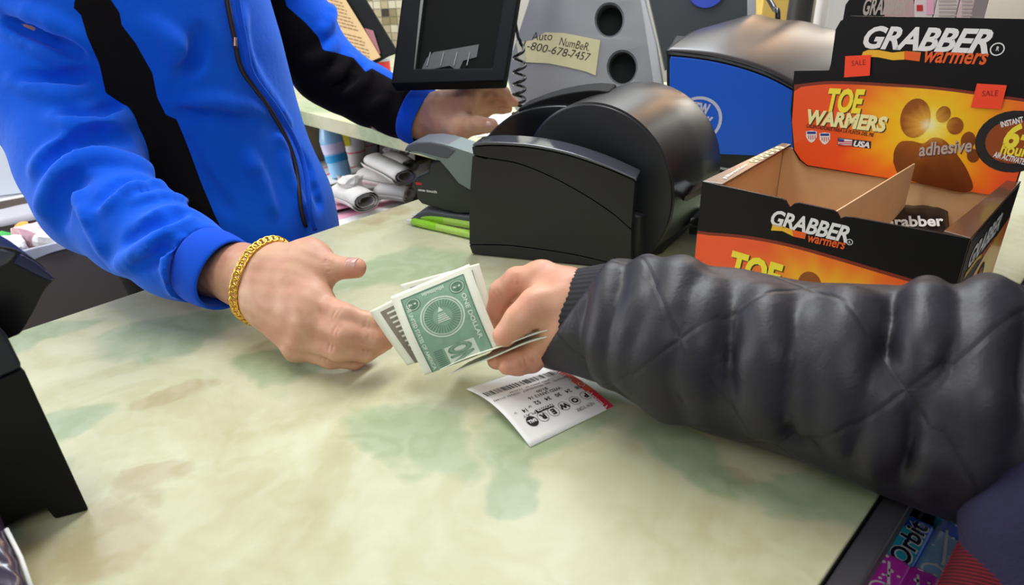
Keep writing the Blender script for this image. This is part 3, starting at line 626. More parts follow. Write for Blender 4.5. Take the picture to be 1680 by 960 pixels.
prism('edge_trim', [cz([tpx(x, y, .0005) for x, y in ((1038, -75), (1046, -20), (1056, 40), (1070, 130), (1070, 240), (1093, 240), (1089, 140), (1077, 70), (1059, 0), (1050, -75))], .012)], -tn*.05, trm, TLT, .003, 3)
prism('lower_skirt', [[tpx(x, y, -.006) for x, y in ((828, 116), (858, 150), (880, 195), (905, 200), (880, 200), (845, 180))]], -tn*.05, trm, mat('terminal_pale', (186, 188, 180), .5), .002)
q0 = TP+tx*-.02+ty*.02; box('foot', TP+ty*.06+tx*.03, tx, ty, .2, .12, .08, trm, BLK, .004)
# note
NP = TP+tn*.0012; nf = px_to_uv(NP, tx, tt, tn); PPR = mat('yellowed_paper', (206, 200, 158), .7, var=.06, vscale=50); TPE = mat('clear_tape', (196, 196, 176), .2, coat=1)
nt_ = thing('paper_note', 'cream paper note with a handwritten phone number taped on the silver terminal', 'note', NP)
nq = [(848, 70), (874, 66), (895, 53), (925, 54), (985, 66), (981, 95), (977, 124), (960, 117), (930, 110), (900, 104), (858, 102), (855, 84)]
prism('sheet', [[onpl(*a, NP, tn) for a in nq]], tn*.0004, nt_, PPR)
np_ = plane_print(NP+tn*.0006, tx, tt, tn); HW = mat('marker_black', (26, 24, 30), .6)
def hand(words, h):
    for w_, a, b in words: np_.text(w_, nf(*a), nf(*b), h, HW, 1, -.004, .18)
hand((('Auto', (872, 66), (906, 66)), ('NumBeR.', (917, 74), (966, 84))), .0125); hand((('1-800-', (857, 79), (903, 88)), ('678-', (904, 88), (935, 95)), ('7457', (935, 94), (967, 101))), .0125); np_.build('handwriting', nt_)
prism('tape_strip', [[onpl(*a, NP+tn*.0009, tn) for a in ((846, 68), (857, 67), (863, 103), (853, 103))]], tn*.0001, nt_, TPE)

# coiled cord
cd = [dep(846, -60, 1.02), dep(845, 0, 1.02), dep(846, 40, 1.02), dep(850, 62, 1.02)]
c0 = dep(853, 66, 1.02); c1 = dep(851, 190, 1.04); pts = list(cd)
for k in range(0, 6*14+1):
    f_ = k/84; a = 2*math.pi*k/14; f2 = f_**.72; q = c0+(c1-c0)*f2; r_ = .009*min(1, f_*12+.1); pts.append(q+np.array([math.sin(a)*r_, math.cos(a)*r_, 0]))
q = c1; pts += [q+np.array([0, 0, -.01]), np.array([q[0], q[1], .004]), np.array([q[0]+.03, q[1]+.05, .003])]
tag(tube('coiled_cord', pts, .0024, None, BLKG, 8), 'black coiled cord hanging in front of the silver terminal', 'cord')

# monitor
mx_ = nrm(dep(828, 134, .915)-dep(642, 137, .935)); mz = nrm(dep(663, -20, .96)-dep(642, 137, .935)); mn = nrm(np.cross(mx_, mz)); MP = dep(642, 137, .935); MBK = mat('monitor_black', (12, 14, 18), .7, spec=.12)
mon = thing('customer_display', 'black monitor seen from behind above the clerk\'s left hand', 'monitor', MP)
def mpx(x, y, k=0.): return onpl(x, y, MP+mn*k, mn)
MO = [(641, 138), (828, 133), (862, -75), (668, -75)]; MI = [(680, 112), (806, 111), (835, -60), (696, -60)]
prism('back_frame', [[mpx(*q) for q in MO], [mpx(*q) for q in MI]], -mn*.022, mon, MBK, .003, 3)
rec = prism('back_plate', [[mpx(*q, -.012) for q in ((676, 116), (812, 115), (840, -65), (692, -65))]], -mn*.006, mon, mat('monitor_recess', (10, 12, 11), .75, spec=.1), .001)
prism('screen', [[mpx(*q, -.0225) for q in ((650, 132), (822, 128), (855, -70), (674, -70))]], -mn*.003, mon, BLKG)
prism('rib', [[mpx(*q, -.001) for q in ((674, 117), (681, 117), (703, -62), (696, -62))]], -mn*.012, mon, mat('dark_edge', (40, 46, 44), .35), .001)
LB = mat('worn_label', (44, 47, 52), .5, var=.35, vscale=120)
prism('rating_label', [[mpx(*q, -.0115) for q in ((690, 118), (700, 96), (712, 86), (786, 73), (782, 94), (760, 100), (752, 118), (738, 108))]], mn*.0006, mon, LB)
for x_ in (700, 722, 744, 765): prism('vent_slot', [[mpx(*q, -.0105) for q in ((x_, 108), (x_+1.5, 108), (x_+7, 86), (x_+5.5, 86))]], mn*.0008, mon, mat('slot_grey', (120, 126, 130), .5))
a0 = mpx(846, 20, -.012); a1 = tpx(880, -40, .002)
tube('support_arm', [mpx(800, -50, -.018), (a0+a1)/2+ZZ*.075-mn*.03, tpx(905, -60, .008)], .008, mon, BLKM, 12)

# dark curved display of the terminal, blue ellipse badge
dx_ = nrm([.96, -.28, 0]); dy_ = np.array([-dx_[1], dx_[0], 0]); DP = dep(1150, 60, 1.26)
dsp = thing('terminal_screen', 'dark grey curved screen housing with a blue badge behind the blue printer', 'screen', DP*[1, 1, 0])
o_ = seam([(1090, 118), (1115, 95), (1150, 75), (1195, 55), (1238, 30)])
DGM = mat('charcoal_plastic', (72, 76, 82), .42)
prism('housing', [[onpl(*q, DP, dy_) for q in [(1052, -75), (1064, 0), (1080, 70)]+o_+[(1240, -75)]]], dy_*.05, dsp, DGM, .006, 4)
lathe('badge', onpl(1160, -20, DP-dy_*.003, dy_), onpl(1160, -20, DP, dy_), [(0, .033), (.6, .034), (1, .034)], dsp, mat('badge_blue', (62, 84, 200), .4), 32)
lathe('stem', onpl(1120, 90, DP+dy_*.03, dy_)*[1, 1, 0], onpl(1120, 60, DP+dy_*.03, dy_), [(0, .03), (.1, .018), (1, .018)], dsp, BLKM, 16)
prism('side_strip', [[onpl(*q, DP+dy_*.01, dy_) for q in ((1226, -75), (1240, -75), (1240, 22), (1226, 28))]], -dy_*.012, dsp, TLT, .001)

# blue machine
ux_ = nrm([.958, -.286, 0]); uy_ = np.array([-ux_[1], ux_[0], 0]); UP = dep(1100, 180, .985)*[1, 1, 0]
blu = thing('blue_ticket_machine', 'blue fronted machine with a dark glossy lid and round New York badge', 'ticket machine', UP+uy_*.1+ux_*.12)
def upx(x, y, k=0.): return onpl(x, y, UP-uy_*k, uy_)
tc2 = seam([(1093, 84), (1130, 87), (1175, 94), (1225, 107), (1275, 127), (1330, 160), (1400, 215)])
e2 = upx(1405, 330); e1 = upx(1090, 330)
bt = [e2*[1, 1, 0]+ZZ*.004, upx(1096, 275)*[1, 1, 0]+ZZ*.004]
M_LID = mat('lid_brown_black', (48, 41, 41), .32, spec=.5, coat=.05)
lidb = [upx(*q) for q in tc2]
prism('body', [[upx(x, y+3) for x, y in tc2]+[bt[0], bt[1]]], uy_*.20, blu, BLK, .003)
LB_ = .27; bk2 = seam([(1180, 44), (1212, 31), (1250, 21), (1300, 29), (1350, 43), (1410, 60), (1480, 84)]); lf_ = [upx(x, y-2, .003) for x, y in tc2]; lb_ = [onpl(x, y, UP+uy_*LB_, uy_) for x, y in bk2]
def lidfn(u, v):
    i = u*(len(lf_)-1); a = int(min(i, len(lf_)-2)); q = lf_[a]+(lf_[a+1]-lf_[a])*(i-a); i = u*(len(lb_)-1); a = int(min(i, len(lb_)-2)); r = lb_[a]+(lb_[a+1]-lb_[a])*(i-a); return q*(1-v)+r*v+ZZ*(.010*math.sin(math.pi*v)**.8-.007*math.exp(-((u-.42)/.10)**2)*v)
ld_ = grid('lid', lidfn, 40, 24, blu, M_LID); s_ = ld_.modifiers.new('s', 'SOLIDIFY'); s_.thickness = .005; s_.offset = -1
prism('rear_body', [[lidfn(u, .97)-ZZ*.012 for u in np.linspace(0.02, .98, 12)]+[lidfn(.98, .97)*[1, 1, 0]+ZZ*.004, lidfn(.02, .97)*[1, 1, 0]+ZZ*.004]], -uy_*.07, blu, BLK)
prism('lid_edge', [[upx(x, y-1, .0035) for x, y in tc2]+[upx(x, y+5, .0035) for x, y in tc2[::-1]]], uy_*.004, blu, BLK, .0008)
BLP = mat('machine_blue', (24, 100, 230), .5, bump=.1, bscale=900, bdist=.0003)
zb_ = upx(1180, 252)[2]
bp_ = [upx(x, y+8, .001) for x, y in tc2][1:]; bp_[0] = upx(1101, 92, .001)
bp_ = [upx(1099, 98, .001)]+bp_+[bp_[-1]*[1, 1, 0]+ZZ*zb_, upx(1099, 245, .001)*[1, 1, 0]+ZZ*zb_]
pn_ = prism('blue_panel', [bp_], -uy_*.0025, blu, BLP, .0012)
prism('silver_strip', [[upx(*q, .003) for q in ((1100, 264), (1300, 291), (1300, 294), (1100, 267))]], uy_*.003, blu, SLV)
BP0 = UP-uy_*.0038; f = px_to_uv(BP0, ux_, ZZ, -uy_); p = plane_print(BP0, ux_, ZZ, -uy_); c = f(1146, 196); k_ = .985/FPX*.97
LAV = mat('badge_white', (214, 216, 240), .5)
p.disc(c, 38*k_, LAV, 1, 33*k_, 40); p.text('NEW', f(1128, 183), f(1162, 189), 18*k_, LAV, 1, .05); p.text('YORK', f(1124, 203), f(1168, 210), 18*k_, LAV, 1, .05); p.poly([f(*q) for q in ((1150, 211), (1170, 214), (1163, 222), (1156, 224))], YEL, 1); p.text('LOTTERY', f(1132, 222), f(1150, 226), 7*k_, LAV, 1, .03)
p.build('round_badge', pn_)

# white paper and pad on the return counter
def sheet(name, label, cat, c, yaw, w_, l_, lift=.004, m=WHT, group=None, curl=0., z0=0., stripes=None):
    c = np.array(c, float); a = np.array([math.cos(yaw), math.sin(yaw), 0]); b = np.array([-a[1], a[0], 0]); r_ = random.Random(label); ph = r_.random()*6
    fn = lambda u, v: c+a*(u-.5)*w_+b*(v-.5)*l_+ZZ*(z0+.0008+lift*(.5+.5*math.sin(ph+5*u+3*v))*(abs(u-.5)*2)**1.5+curl*(u-.5)**2*4)
    o = grid(name, fn, 14, 12, None, m, .0004); tag(o, label, cat, group)
    if stripes:
        p = Print(lambda u, v, l: fn(u, v)+ZZ*(l+.0004))
        for v0, v1, mm_ in stripes:
            for i in range(10): p.add([(.05+i*.09, v0), (.14+i*.09, v0), (.14+i*.09, v1), (.05+i*.09, v1)], [(0, 1, 2, 3)], mm_, 1)
        p.build('printed_lines', o)
    return o
PNK = mat('pink_paper', (236, 170, 190), .7); PKL = mat('pink_line', (236, 120, 146), .6); NWS = mat('newsprint', (198, 194, 188), .8, var=.12, vscale=35); TRN = mat('text_grey', (150, 146, 146), .7)
sheet('paper_sheet', 'blank white sheet on the side counter under the clerk\'s far hand', 'paper', on(812, 205, 0), .4, .13, .15, .002)
# ================================================================== clutter on the low shelf behind the counter
ZS = -.160
SH = lambda x, y, z=0.: on(x, y, ZS+z)
sheet('order_pad', 'white form pad with a pink line left of the blue bottle on the shelf', 'paper', SH(516, 287, .0015), .75, .22, .20, .002, WHT, None, 0, ZS*0, [(.35, .40, PKL), (.62, .66, PKL)])
sheet('pink_form', 'pink form lying on top of the papers nearest the clerk', 'paper', SH(545, 330, .012), .5, .17, .12, .003, PNK)
sheet('price_sheet', 'long white and pink sheet along the counter edge behind the stapler', 'paper', SH(590, 352, .002), .72, .24, .08, .003, WHT, None, 0, 0, [(.5, .85, PNK)])
# forms standing against the back
def card(name, label, cat, x, y, w_, h_, yaw, m, tilt=.25, stripes=()):
    c = SH(x, y); a = np.array([math.cos(yaw), math.sin(yaw), 0]); up_ = nrm(ZZ+np.array([-a[1], a[0], 0])*tilt); n = nrm(np.cross(a, up_))
    P = [c+a*i*w_/2+up_*j for i, j in ((-1, 0), (1, 0), (1, h_), (-1, h_))]; t = prism(name, [P], n*.004, None, m, .0005); tag(t, label, cat)
    p = plane_print(c+n*.0042 if (n @ (CC-c)) > 0 else c-n*.0002, a, up_, n if (n @ (CC-c)) > 0 else -n)
    for v0, v1, mm_ in stripes: p.poly([(-w_*.46, v0), (w_*.46, v0), (w_*.46, v1), (-w_*.46, v1)], mm_, 1)
    p.build('printed_lines', t); return t
card('order_form', 'upright white form with pink bands behind the rolled newspapers', 'form', 652, 262, .10, .105, -.35, WHT, .3, ((.082, .090, PKL), (.045, .050, TRN), (.03, .034, PKL)))
for (x, y, lab) in ((583, 270, 'white paper cup with pink rings just right of the blue bottle'), (603, 258, 'white paper cup with pink rings second to the right of the blue bottle')):
    q = SH(x, y, .0006); t = thing('paper_cup', lab, 'cup', q, 'paper cups on the shelf')
    lathe('cup', q, q+ZZ*.112, [(0, .026), (.98, .034), (1, .035)], t, WHT, 24); lathe('stripe', q+ZZ*.034, q+ZZ*.038, [(0, .0288), (1, .029)], t, PKL, 24); lathe('stripe', q+ZZ*.1, q+ZZ*.104, [(0, .0345), (1, .0348)], t, PKL, 24)
    if x == 583: box('yellow_label', q+ZZ*.055+nrm((CC-q)*[1, 1, 0])*.031+nrm(np.cross(ZZ, CC-q))*-.014, nrm(np.cross(ZZ, CC-q)), -nrm((CC-q)*[1, 1, 0]), .018, .002, .03, t, YEL, .0005)
q = SH(561, 293); tl = nrm(dep(536, 195, 1.6)-dep(561, 292, 1.52)); tl = nrm([-.16, .10, 1])
bt_ = thing('spray_bottle', 'pale blue plastic bottle leaning on the shelf behind the counter', 'bottle', q)
BB = mat('bottle_blue', (140, 196, 232), .3, coat=.5); BB2 = mat('bottle_band', (36, 150, 208), .4)
q1 = q+ZZ*.006+tl*.12
lathe('bottle', q+ZZ*.006, q1, [(0, .020), (.03, .024), (.55, .025), (.72, .027), (.88, .021), (1, .016)], bt_, BB, 28); lathe('band', q+ZZ*.006+tl*.036, q+ZZ*.006+tl*.052, [(0, .0256), (1, .0256)], bt_, BB2, 28); lathe('label', q+ZZ*.006+tl*.056, q+ZZ*.006+tl*.078, [(0, .0258), (1, .027)], bt_, mat('label_lilac', (206, 204, 232), .5), 28)
# rolled and folded newspapers
def roll(label, a, b, r_, turns=2.2, m=NWS, name='rolled_paper'):
    a = np.array(a); b = np.array(b); x, y, d = frame3(b-a); L = np.linalg.norm(b-a); rg = random.Random(label); n = int(turns*16)
    def fn(u, v): an = u*turns*2*math.pi; rr_ = r_*(1-.55*u)*(1+.05*math.sin(7*v+an)); return a+d*L*(v+.02*math.sin(an*3))+(x*math.cos(an)*1.25+y*math.sin(an)*.8)*rr_
    o = grid(name, fn, n, 8, None, m, .0005); tag(o, label, 'newspaper', 'rolled papers on the shelf'); return o
roll('top rolled newspaper pointing at the white form on the shelf', SH(612, 262, .078), SH(665, 290, .072), .023)
roll('rolled newspaper in the middle of the heap beside the cups', SH(598, 285, .036), SH(664, 300, .036), .024)
roll('lowest rolled newspaper next to the counter edge', SH(622, 312, .032), SH(672, 318, .032), .021)
roll('crumpled newspaper roll touching the far end of the heap', SH(640, 256, .04), SH(672, 272, .04), .020, 3)
roll('grey newspaper roll below the blue bottle', SH(560, 312, .036), SH(602, 330, .036), .026, 3)
roll('short newspaper roll left below the blue bottle', SH(548, 322, .030), SH(580, 318, .030), .018, 2)
def crumple(name, label, cat, c, r_, m, seed, sq=(1, 1, .8), group=None):
    bm = bmesh.new(); bmesh.ops.create_icosphere(bm, subdivisions=3, radius=1); g = np.random.default_rng(seed); D = g.normal(size=(14, 3)); D /= np.linalg.norm(D, axis=1)[:, None]; h = g.uniform(.55, .95, 14)
    for v in bm.verts:
        n = np.array(v.co); k = min([h_/max(1e-3, n @ d_) if n @ d_ > .1 else 9 for d_, h_ in zip(D, h)]+[1.1]); v.co = Vector(np.array(c)+n*k*r_*np.array(sq)*(1+.06*g.normal()))
    me = bpy.data.meshes.new(name); bm.to_mesh(me); bm.free(); o = link(name, me, None, m); tag(o, label, cat, group); return o
crumple('crumpled_paper', 'crumpled grey paper ball in the newspaper heap by the blue bottle', 'paper', SH(575, 300, .055), .030, NWS, 3)
crumple('crumpled_paper', 'crumpled white paper behind the rolled newspapers', 'paper', SH(652, 243, .05), .030, NWS, 9)
for k, (x, y, yw, lab) in enumerate(((600, 300, .3, 'creased newspaper page under the rolls, left end of heap'), (648, 312, .9, 'creased newspaper page under the rolls, right end of heap'), (665, 285, .1, 'newspaper page sticking out behind the stapler handle'))):
    sheet('newspaper_page', lab, 'newspaper', SH(x, y, .001+k*.001), yw, .12, .10, .004, NWS, 'newspaper pages on the shelf', .01)

# ---- tan document on a black stand, red tin, far back
DD = dep(575, 60, 1.62); dxx = nrm([.94, -.34, 0]); tn2 = nrm([-.34, -.94, .25]); up2 = nrm(ZZ-tn2*(ZZ @ tn2)-0)
def dpx(x, y, k=0.): return onpl(x, y, DD+tn2*k, tn2)
DOC = mat('tan_document', (206, 172, 122), .6, var=.06); doc = thing('printed_notice', 'tan typed notice leaning on a black stand beyond the clerk\'s left arm', 'notice', DD)
prism('page', [[dpx(*q) for q in ((462, -60), (536, -60), (567, 0), (598, 50), (624, 94), (604, 102), (560, 120), (500, 60))]], -tn2*.002, doc, DOC)
p = plane_print(DD+tn2*.0004, dxx, nrm(np.cross(tn2, dxx)), tn2); f = px_to_uv(DD+tn2*.0004, dxx, nrm(np.cross(tn2, dxx)), tn2); LT = mat('document_ink', (140, 104, 66), .7)
rg = random.Random(5)
for k in range(17):
    y = -20+k*6.4; xl = 512+k*3.4; xr = 556+k*3.55-rg.random()*5; x = xl
    if k == 10: continue
    while x < xr-2: wd = 2.5+rg.random()*6; p.poly([f(x, y), f(min(x+wd, xr), y+.26*wd), f(min(x+wd, xr), y+.26*wd+1.9), f(x, y+1.9)], LT, 1); x += wd+1.3; y += .26*(wd+1.3)
p.build('typed_lines', doc)
prism('stand', [[dpx(*q, -.006) for q in ((455, -65), (560, -65), (652, 86), (636, 92), (600, 112), (520, 110))]], -tn2*.008, doc, BLKM, .001)
prism('stand_foot', [[dpx(600, 112, -.01)*[1, 1, 0]+ZZ*.0, dpx(640, 95, -.01)*[1, 1, 0], dpx(640, 95, -.10)*[1, 1, 0], dpx(600, 112, -.10)*[1, 1, 0]]], (0, 0, .02), doc, BLKM)
prism('stand_post', [[dpx(560, 60, -.02)*[1, 1, 0]+ZZ*.001, dpx(580, 60, -.02)*[1, 1, 0]+ZZ*.001, dpx(580, 60, -.014)+ZZ*.0, dpx(560, 60, -.014)]], -tn2*[1, 1, 0]*.01, doc, BLKM)
prism('pink_tab', [[dpx(*q, -.003) for q in ((598, 46), (612, 50), (624, 88), (618, 90))]], -tn2*.001, doc, mat('dusty_pink', (150, 96, 100), .6))
q = on(628, 128, 0); rt = thing('red_tin', 'small red tin with a silver lid between the clerk\'s arm and the monitor', 'tin', q)
lathe('tin', q, q+ZZ*.045, [(0, .024), (1, .024)], rt, mat('tin_red', (208, 50, 44), .4), 24); lathe('lid', q+ZZ*.0452, q+ZZ*.052, [(0, .025), (1, .024)], rt, SLV, 24)
crumple('tissue', 'white crumpled tissue at the foot of the tan notice', 'tissue', on(594, 128, .030), .030, WHT, 5, (1.2, .6, .8))
q = on(648, 118, 0)*np.array([1, 1, 1]); q = np.array([-.26, 2.2, 0]); q = aty_ = CC+ray(640, 60)*(2.1/ray(640, 60)[1]); q = q*[1, 1, 0]
q = ct(1.40, 1.62)
cs = thing('white_canister', 'tall white canister in front of the mosaic tiles', 'canister', q)
lathe('canister', q+ZZ*.0005, q+ZZ*.28, [(0, .035), (.9, .035), (1, .02)], cs, mat('canister_white', (226, 228, 234), .3), 24); lathe('cap', q+ZZ*.281, q+ZZ*.32, [(0, .02), (1, .018)], cs, mat('cap_blue', (110, 150, 210), .4), 20)

# ---- behind the toe warmer box: second box, cartons, black post, cable
bp2 = thing('black_carton', 'black hand warmer carton just behind the tall back card', 'carton', Bp(.15, .25, 0))
e3 = Bp(.0, .26, 0); f3 = lambda x, y: onpl(x, y, e3, by)
c3 = [f3(*q) for q in ((1384, 30), (1386, 8), (1396, -6), (1408, -10), (1500, -8), (1500, 60))]; zt = f3(1450, -8)[2]
fr3 = prism('front_face', [[c3[1]*[1, 1, 0], c3[1], c3[2], c3[3], c3[4], c3[4]*[1, 1, 0]]], by*.07, bp2, CB, .002)
p = plane_print(e3-by*.0003, bx, ZZ, -by); f = px_to_uv(e3-by*.0003, bx, ZZ, -by); p.text('GRABBER', f(1415, 24), f(1486, 22), .0165, GRY, 1, .03, .25); p.poly([f(1450, -7), f(1499, -7), f(1499, 40), f(1452, 40)], mat('carton_rose', (196, 160, 158), .5), .5); p.build('lettering', fr3)
cols = (('candy_carton', 'white and red carton between the black carton and the striped one', (226, 210, 206), 1500, 1536, RED), ('striped_carton', 'pale carton printed with grey stripes behind the tall back card', (220, 206, 204), 1537, 1574, GRY), ('pink_carton', 'narrow pinkish carton nearest the right behind the tall back card', (216, 190, 190), 1575, 1600, GRY))
for nme, lab, c_, x0, x1, mk in cols:
    P0 = f3(x0, 0); P1 = f3(x1, 0); t = prism(nme, [[P0*[1, 1, 0]+by*.0, P1*[1, 1, 0], P1*[1, 1, 0]+ZZ*.36, P0*[1, 1, 0]+ZZ*.36]], by*.06, None, mat('carton_'+nme, c_, .5), .001); tag(t, lab, 'carton')
    p = plane_print(e3-by*.0003, bx, ZZ, -by); f = px_to_uv(e3-by*.0003, bx, ZZ, -by)
    if mk is RED: p.poly([f(x0+4, 8), f(x0+14, 8), f(x0+14, 18), f(x0+4, 18)], RED, 1); p.poly([f(x0+20, -8), f(x0+32, -8), f(x0+32, 24), f(x0+20, 24)], PNK, 1)
    else:
        for k in range(6): p.poly([f(x0+3, -6+k*6), f(x1-5, -6+k*6), f(x1-5, -3+k*6), f(x0+3, -3+k*6)], mk, 1)
    p.build('printed_marks', t)
P0 = Bp(.30, .30, 0); t = box('dark_cabinet', Bp(.34, .34, 0), bx, by, .22, .08, .40, None, BLKM, .003); tag(t, 'black cabinet at the right end behind the cartons', 'cabinet')
q = on(1310, 250)*0+CC+(dep(1312, 20, 1.45)-CC); qb = np.array([q[0], q[1], 0]); po = thing('display_post', 'black upright post behind the dark glossy lid', 'post', qb)
lathe('base', qb+ZZ*.0003, qb+ZZ*.014, [(0, .06), (.7, .058), (1, .03)], po, BLKM, 24); lathe('post', qb+ZZ*.0142, qb+ZZ*.5, [(0, .025), (1, .025)], po, mat('post_black', (44, 42, 44), .5), 24)
tag(tube('power_cable', spline([dep(1245, -60, 1.35), dep(1258, -10, 1.33), dep(1270, 14, 1.3), dep(1276, 32, 1.28), np.array([*(dep(1280, 60, 1.3)[:2]), .03]), np.array([.60, 1.22, .0075]), np.array([.66, 1.25, .0075])], 8), .005, None, BLKG), 'black power cable dropping behind the dark glossy lid', 'cable')
for x0, x1, c_, lab, d_, ht in ((1236, 1292, (214, 180, 92), 'yellow carton behind the power cable', 1.62, .32), (1340, 1395, (228, 224, 226), 'white paper bag right of the black post', 1.5, .33), (1328, 1352, (150, 140, 122), 'brown grey carton touching the white paper bag', 1.66, .25)):
    a = dep(x0, 60, d_)*[1, 1, 0]; b = dep(x1, 60, d_)*[1, 1, 0]; dr = nrm(b-a); t = box('paper_bag' if 'bag' in lab else 'carton', (a+b)/2, dr, np.array([-dr[1], dr[0], 0]), np.linalg.norm(b-a), .07, ht, None, mat('carton_'+lab[:6], c_, .6, var=.08), .003); tag(t, lab, 'bag' if 'bag' in lab else 'carton')

# ================================================================== left: waste bin, cabinet, poster
g1 = dep(216, 470, 1.12); bn = thing('waste_bin', 'tall brown grey waste bin with a white liner beside the clerk', 'bin', g1*[1, 1, 0]+ZZ*FLOOR)
bdx = nrm([-.95, -.22, 0]); bdy = np.array([.22, -.95, 0])*-1; ztop = -.265
BNM = mat('bin_taupe', (118, 108, 98), .6, bump=.05, bscale=90)
ztop = -.10; PL_ = on(-60, 436, ztop); PR_ = on(207, 376, ztop); bdx = nrm((PL_-PR_)*[1, 1, 0]); bdy = np.array([-bdx[1], bdx[0], 0]); bdy = bdy if bdy[1] > 0 else -bdy; BHW = np.linalg.norm(PL_-PR_)/2; c = PR_*[1, 1, 0]+bdx*BHW+bdy*.17
def bcor(k, z): return [c+bdx*a*BHW*k+bdy*b*.17*k+ZZ*z for a, b in ((-1, -1), (1, -1), (1, 1), (-1, 1))]
lo_, hi_ = bcor(.85, FLOOR+.002), bcor(1, ztop); li_, l2 = bcor(.96, ztop), bcor(.82, FLOOR+.03)
raw('bin_body', lo_+hi_+li_+l2, [(0, 1, 5, 4), (1, 2, 6, 5), (2, 3, 7, 6), (3, 0, 4, 7), (4, 5, 9, 8), (5, 6, 10, 9), (6, 7, 11, 10), (7, 4, 8, 11), (8, 9, 13, 12), (9, 10, 14, 13), (10, 11, 15, 14), (11, 8, 12, 15), (15, 14, 13, 12), (3, 2, 1, 0)], bn, BNM)
LIN = mat('liner_plastic', (222, 222, 226), .35, var=.08, vscale=25, coat=.3)
rg = np.random.default_rng(4); ph = rg.random(8)*6
def liner(u, v):
    k = u*4; i = int(k) % 4; A_ = bcor(1.015+.012*math.sin(u*70)*v, 0)[i]; B_ = bcor(1.015+.012*math.sin(u*70)*v, 0)[(i+1) % 4]; q = A_+(B_-A_)*(k-int(k))
    dr = (.030+.018*(math.sin(u*21+1)+math.sin(u*47)*.4)*v)*(.15+.85*min(1, (u/.22)**2))
    if v < .3: q = c*[1, 1, 0]+(q-c*[1, 1, 0])*(.86+.14*v/.3); z = ztop-.05*(1-v/.3)+.006
    else: z = ztop+.006-max(0, dr)*(v-.3)/.7*2
    return q*[1, 1, 0]+ZZ*z
grid('liner', liner, 160, 12, bn, LIN, .0006)
tr_ = [('pink_wrapper', 'crumpled pink and white wrapper on top of the waste bin', (236, 190, 196), 62, 388, .045), ('white_wrapper', 'crumpled white wrapper in the waste bin by the pink one', (236, 232, 234), 18, 408, .032), ('green_wrapper', 'small green wrapper at the left edge of the waste bin', (60, 170, 80), 4, 398, .03), ('orange_wrapper', 'tiny orange scrap standing up in the waste bin', (240, 160, 50), 35, 372, .014), ('tissue', 'white tissue deep in the waste bin under the sleeve', (230, 226, 228), 105, 392, .04)]
for nme, lab, cl, x, y, r_ in tr_:
    q = c*[1, 1, 0]; d_ = onpl(x, y, c, bdy) if False else on(x, y, ztop-.01); crumple(nme, lab, 'rubbish', d_, r_, mat('rubbish_'+nme, cl, .5), int(x))
# filler of crumpled rubbish that carries the wrappers
crumple('rubbish_heap', 'heap of pale crumpled rubbish filling the waste bin', 'rubbish', c*[1, 1, 0]+ZZ*(ztop-.09), .12, mat('rubbish_pale', (212, 200, 200), .6), 21, (BHW*.75/.12, .95, .5))
cb = thing('grey_cabinet', 'grey ribbed cabinet behind the waste bin at the left edge', 'cabinet', dep(-40, 400, 1.75)*[1, 1, 0]+ZZ*FLOOR)
cq = dep(70, 330, 1.8); cdx = nrm([.93, .36, 0]); cdy = np.array([-cdx[1], cdx[0], 0]); zc = cq[2]; c5 = cq*[1, 1, 0]-cdx*.40
box('body', c5+cdy*.2+ZZ*(FLOOR), cdx, cdy, 1.0, .36, zc-FLOOR, cb, mat('cabinet_grey', (150, 150, 154), .5), .002)
for k in range(38): o = prism('rib', [[c5-cdx*(.49-k*.0262)+cdy*.0195+ZZ*(zc-.35), c5-cdx*(.49-k*.0262-.014)+cdy*.0195+ZZ*(zc-.35), c5-cdx*(.49-k*.0262-.014)+cdy*.0195+ZZ*(zc-.01), c5-cdx*(.49-k*.0262)+cdy*.0195+ZZ*(zc-.01)]], -cdy*.006, cb, mat('rib_grey', (162, 162, 166), .5))
pst = prism('poster', [[c5+cdy*.1-cdx*.45+ZZ*(zc+.002), c5+cdy*.1+cdx*.45+ZZ*(zc+.002), c5+cdy*.1+cdx*.45+ZZ*(zc+.7), c5+cdy*.1-cdx*.45+ZZ*(zc+.7)]], cdy*.01, None, mat('poster_white', (222, 228, 240), .5, var=.05, vscale=6), .001); tag(pst, 'large white board with faint green print standing on the grey cabinet', 'board')
p = plane_print(c5+cdy*.0997+ZZ*(zc+.002), cdx, ZZ, -cdy)
for k in range(7): a = .15+.06*k; p.poly([(-.02+a*.3, .02+k*.03), (.05+a*.3, .02+k*.03), (.05+a*.3, .022+k*.03), (-.02+a*.3, .022+k*.03)], mat('faint_green', (150, 206, 170), .6), 1)
p.build('faint_print', pst)

# ================================================================== left edge: card terminal
A_ = on(147, 838); fd = nrm(on(98, 868)-A_); L0 = .0
bk = thing('card_terminal', 'black card terminal stand with an angled base at the left edge', 'card terminal', A_+np.array([-.08, 0, 0]))
fd = nrm(on(98, 868)-A_); sd = nrm([-.80, .60, 0]); sd = nrm([-fd[1], fd[0], 0]) if False else np.array([-.62, .785, 0])
fx = nrm(np.array([-.93, -.36, 0]))                               # the face we see runs from the corner to the lower left
fy = np.array([fx[1], -fx[0], 0]); fy = fy if fy[1] > 0 else -fy
def kpx(x, y): return onpl(x, y, A_, fy)
face = [A_, kpx(125, 853), kpx(98, 868), kpx(88, 848), kpx(75, 833), kpx(8, 862)*[1, 1, 0]+ZZ*.004, kpx(-40, 890)*[1, 1, 0]+ZZ*.001, kpx(-130, 900)*[1, 1, 0], kpx(-130, 600), kpx(0, 624), kpx(40, 606)]
face[1] = face[1]*[1, 1, 0]+ZZ*.0; face[2] = face[2]*[1, 1, 0]
HB_ = np.array([-.74, .67, 0]); prism('stand', [face], HB_*.09, bk, mat('stand_black', (13, 13, 13), .6, spec=.2), .0015)
